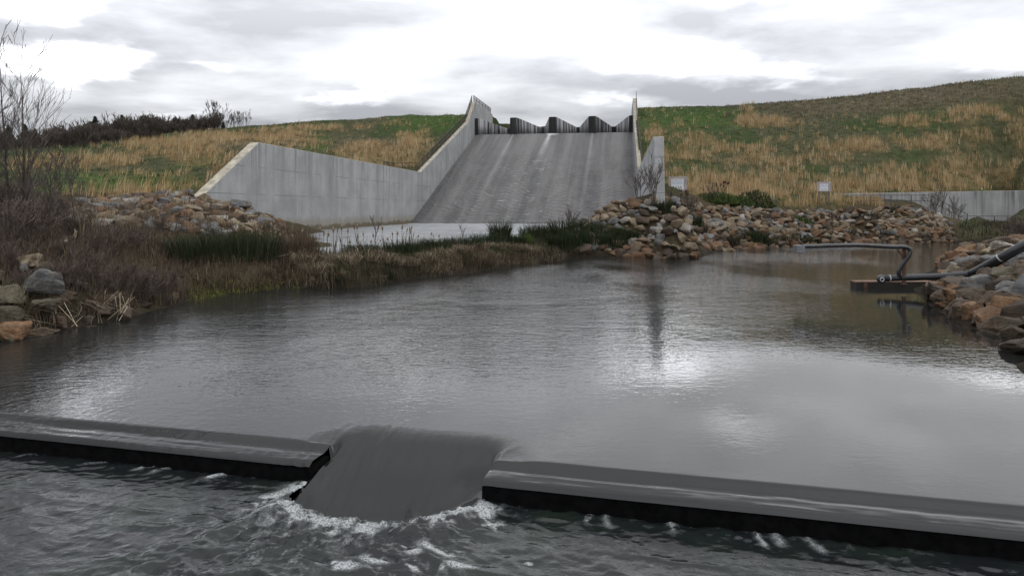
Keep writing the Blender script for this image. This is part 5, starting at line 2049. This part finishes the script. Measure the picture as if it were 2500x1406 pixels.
def world():
    wd = bpy.data.worlds.new("World")
    scene.world = wd
    wd.use_nodes = True
    t = wd.node_tree
    t.nodes.clear()
    k = NT(t)
    out = k.n('ShaderNodeOutputWorld')
    bg = k.n('ShaderNodeBackground')
    sky = k.n('ShaderNodeTexSky', {'sky_type': 'NISHITA', 'sun_disc': False, 'sun_elevation': SUN_EL, 'sun_rotation': SUN_AZ, 'air_density': 1.0, 'dust_density': 2.0})
    d = k.n('ShaderNodeTexCoord').outputs['Generated']
    sep = k.n('ShaderNodeSeparateXYZ', None, Vector=d)
    x, y, z = sep.outputs
    zc = k.math('MAXIMUM', z, 0.0)
    den = k.math('ADD', zc, .10)
    cu = k.math('DIVIDE', x, den)
    cv = k.math('DIVIDE', y, den)
    P = k.n('ShaderNodeCombineXYZ', None, i0=cu, i1=cv, i2=0.0).outputs[0]
    n1 = k.noise(k.vmul(k.n('ShaderNodeVectorMath', {'operation': 'ADD'}, i0=P, i1=(9.1, 4.4, 0)).outputs[0], (.62, .70, 1)), 1.0, 6, .52, .25)
    n2 = k.noise(k.vmul(P, (1.5, 1.7, 1)), 1.0, 5, .55, .2)
    # bright breaks in the cloud, at their compass bearing and elevation
    yy = k.math('MAXIMUM', y, .15)
    bu = k.math('DIVIDE', x, yy)
    bv = k.math('DIVIDE', z, yy)
    wob = k.math('MULTIPLY_ADD', k.noise(k.vmul(P, (1.0, 1.0, 1)), 1.3, 5, .6), .16, -.08)
    wob2 = k.math('MULTIPLY_ADD', k.noise(k.vmul(P, (1.2, .8, 1)), 2.1, 4, .6), .10, -.05)
    total = None
    for px, py, rx, ry, s in ((150, 150, 320, 70, 1.5), (540, 160, 110, 28, .6), (930, 165, 220, 50, .6), (1080, 110, 180, 32, .8), (1620, 130, 300, 55, 1.15), (1850, 190, 420, 50, .75), (2450, 130, 300, 90, .9), (860, 235, 240, 40, .8), (420, 280, 200, 40, .6), (100, 40, 200, 40, .6), (1500, 20, 120, 24, .4),
                              (1830, -20, 260, 90, .7), (1500, 250, 300, 40, .6), (120, -20, 260, 80, 1.2)):
        cu_, cv_ = (px - CX) / F, (YH - py) / F
        ex = k.math('POWER', k.math('DIVIDE', k.math('ADD', k.math('SUBTRACT', bu, cu_), wob), rx * .8 / F), 2.0)
        ey = k.math('POWER', k.math('DIVIDE', k.math('ADD', k.math('SUBTRACT', bv, cv_), k.math('MULTIPLY', wob2, .6)), ry * .75 / F), 2.0)
        g = k.math('MULTIPLY', k.math('EXPONENT', k.math('MULTIPLY', k.math('ADD', ex, ey), -1.0)), s)
        total = g if total is None else k.math('ADD', total, g)
    gate = k.ramp(y, .15, .4)
    total = k.math('MULTIPLY', total, gate)
    core = k.ramp(k.math('ADD', total, k.math('MULTIPLY', k.math('SUBTRACT', n2, .5), .8)), .42, 1.2, 1.0, 2.9)
    v = k.math('ADD', k.math('MULTIPLY', n1, .75), k.math('MULTIPLY', n2, .35))
    v = k.math('ADD', v, k.math('MULTIPLY', total, .115))
    v = k.math('SUBTRACT', k.math('MULTIPLY', v, 1.45), .755)
    cl = k.ramp(v, -.02, .50, 0.0, 1.0, 'LINEAR')
    grey = k.mix(cl, (.455, .465, .495), (1.26, 1.28, 1.32))
    # the overcast sky is brighter high up than near the horizon
    fr = k.math('MULTIPLY', k.ramp(z, .11, .30, 1.0, 1.85), k.ramp(z, .32, .52, 1.0, .62))
    lift = k.math('ADD', k.math('MULTIPLY', fr, k.ramp(y, -.1, .3, 0.0, 1.0)), k.math('ADD', k.ramp(z, .6, .95, 0.0, 1.9), k.ramp(y, .3, -.1, 0.0, 1.75)))
    lift = k.math('MULTIPLY', lift, core)
    col = k.mix(1.0, grey, k.n('ShaderNodeCombineColor', None, i0=lift, i1=lift, i2=lift).outputs[0], 'MULTIPLY')
    col.node.clamp_result = False
    col10 = k.mix(1.0, col, (10, 10, 10), 'MULTIPLY')
    col10.node.clamp_result = False
    mixd = k.mix(.93, sky.outputs[0], col10)
    k.set(bg.inputs['Color'], mixd)
    bg.inputs['Strength'].default_value = .1
    t.links.new(bg.outputs[0], out.inputs[0])


world()

sun = bpy.data.lights.new("sun", 'SUN')
sun.energy = .75
sun.angle = math.radians(120)
sun.color = (1.0, .96, .90)
so = bpy.data.objects.new("sun", sun)
dirv = Vector((math.sin(SUN_AZ) * math.cos(SUN_EL), math.cos(SUN_AZ) * math.cos(SUN_EL), math.sin(SUN_EL)))
so.rotation_euler = dirv.to_track_quat('Z', 'Y').to_euler()
so.location = (0, 0, 40)
link(so)

# ------------------------------------------------------------------ camera
cam = bpy.data.cameras.new("camera")
cam.sensor_width = 36
cam.lens = 36 * F / 2500
cam.shift_y = -(703 - YH) / 2500
cam.clip_start = .1
cam.clip_end = 3000
co = bpy.data.objects.new("camera", cam)
co.location = (0, 0, H)
co.rotation_euler = (math.pi / 2, 0, 0)
link(co)
scene.camera = co

scene.view_settings.view_transform = 'Standard'
scene.view_settings.look = 'None'
scene.view_settings.exposure = 0
scene.view_settings.gamma = 1
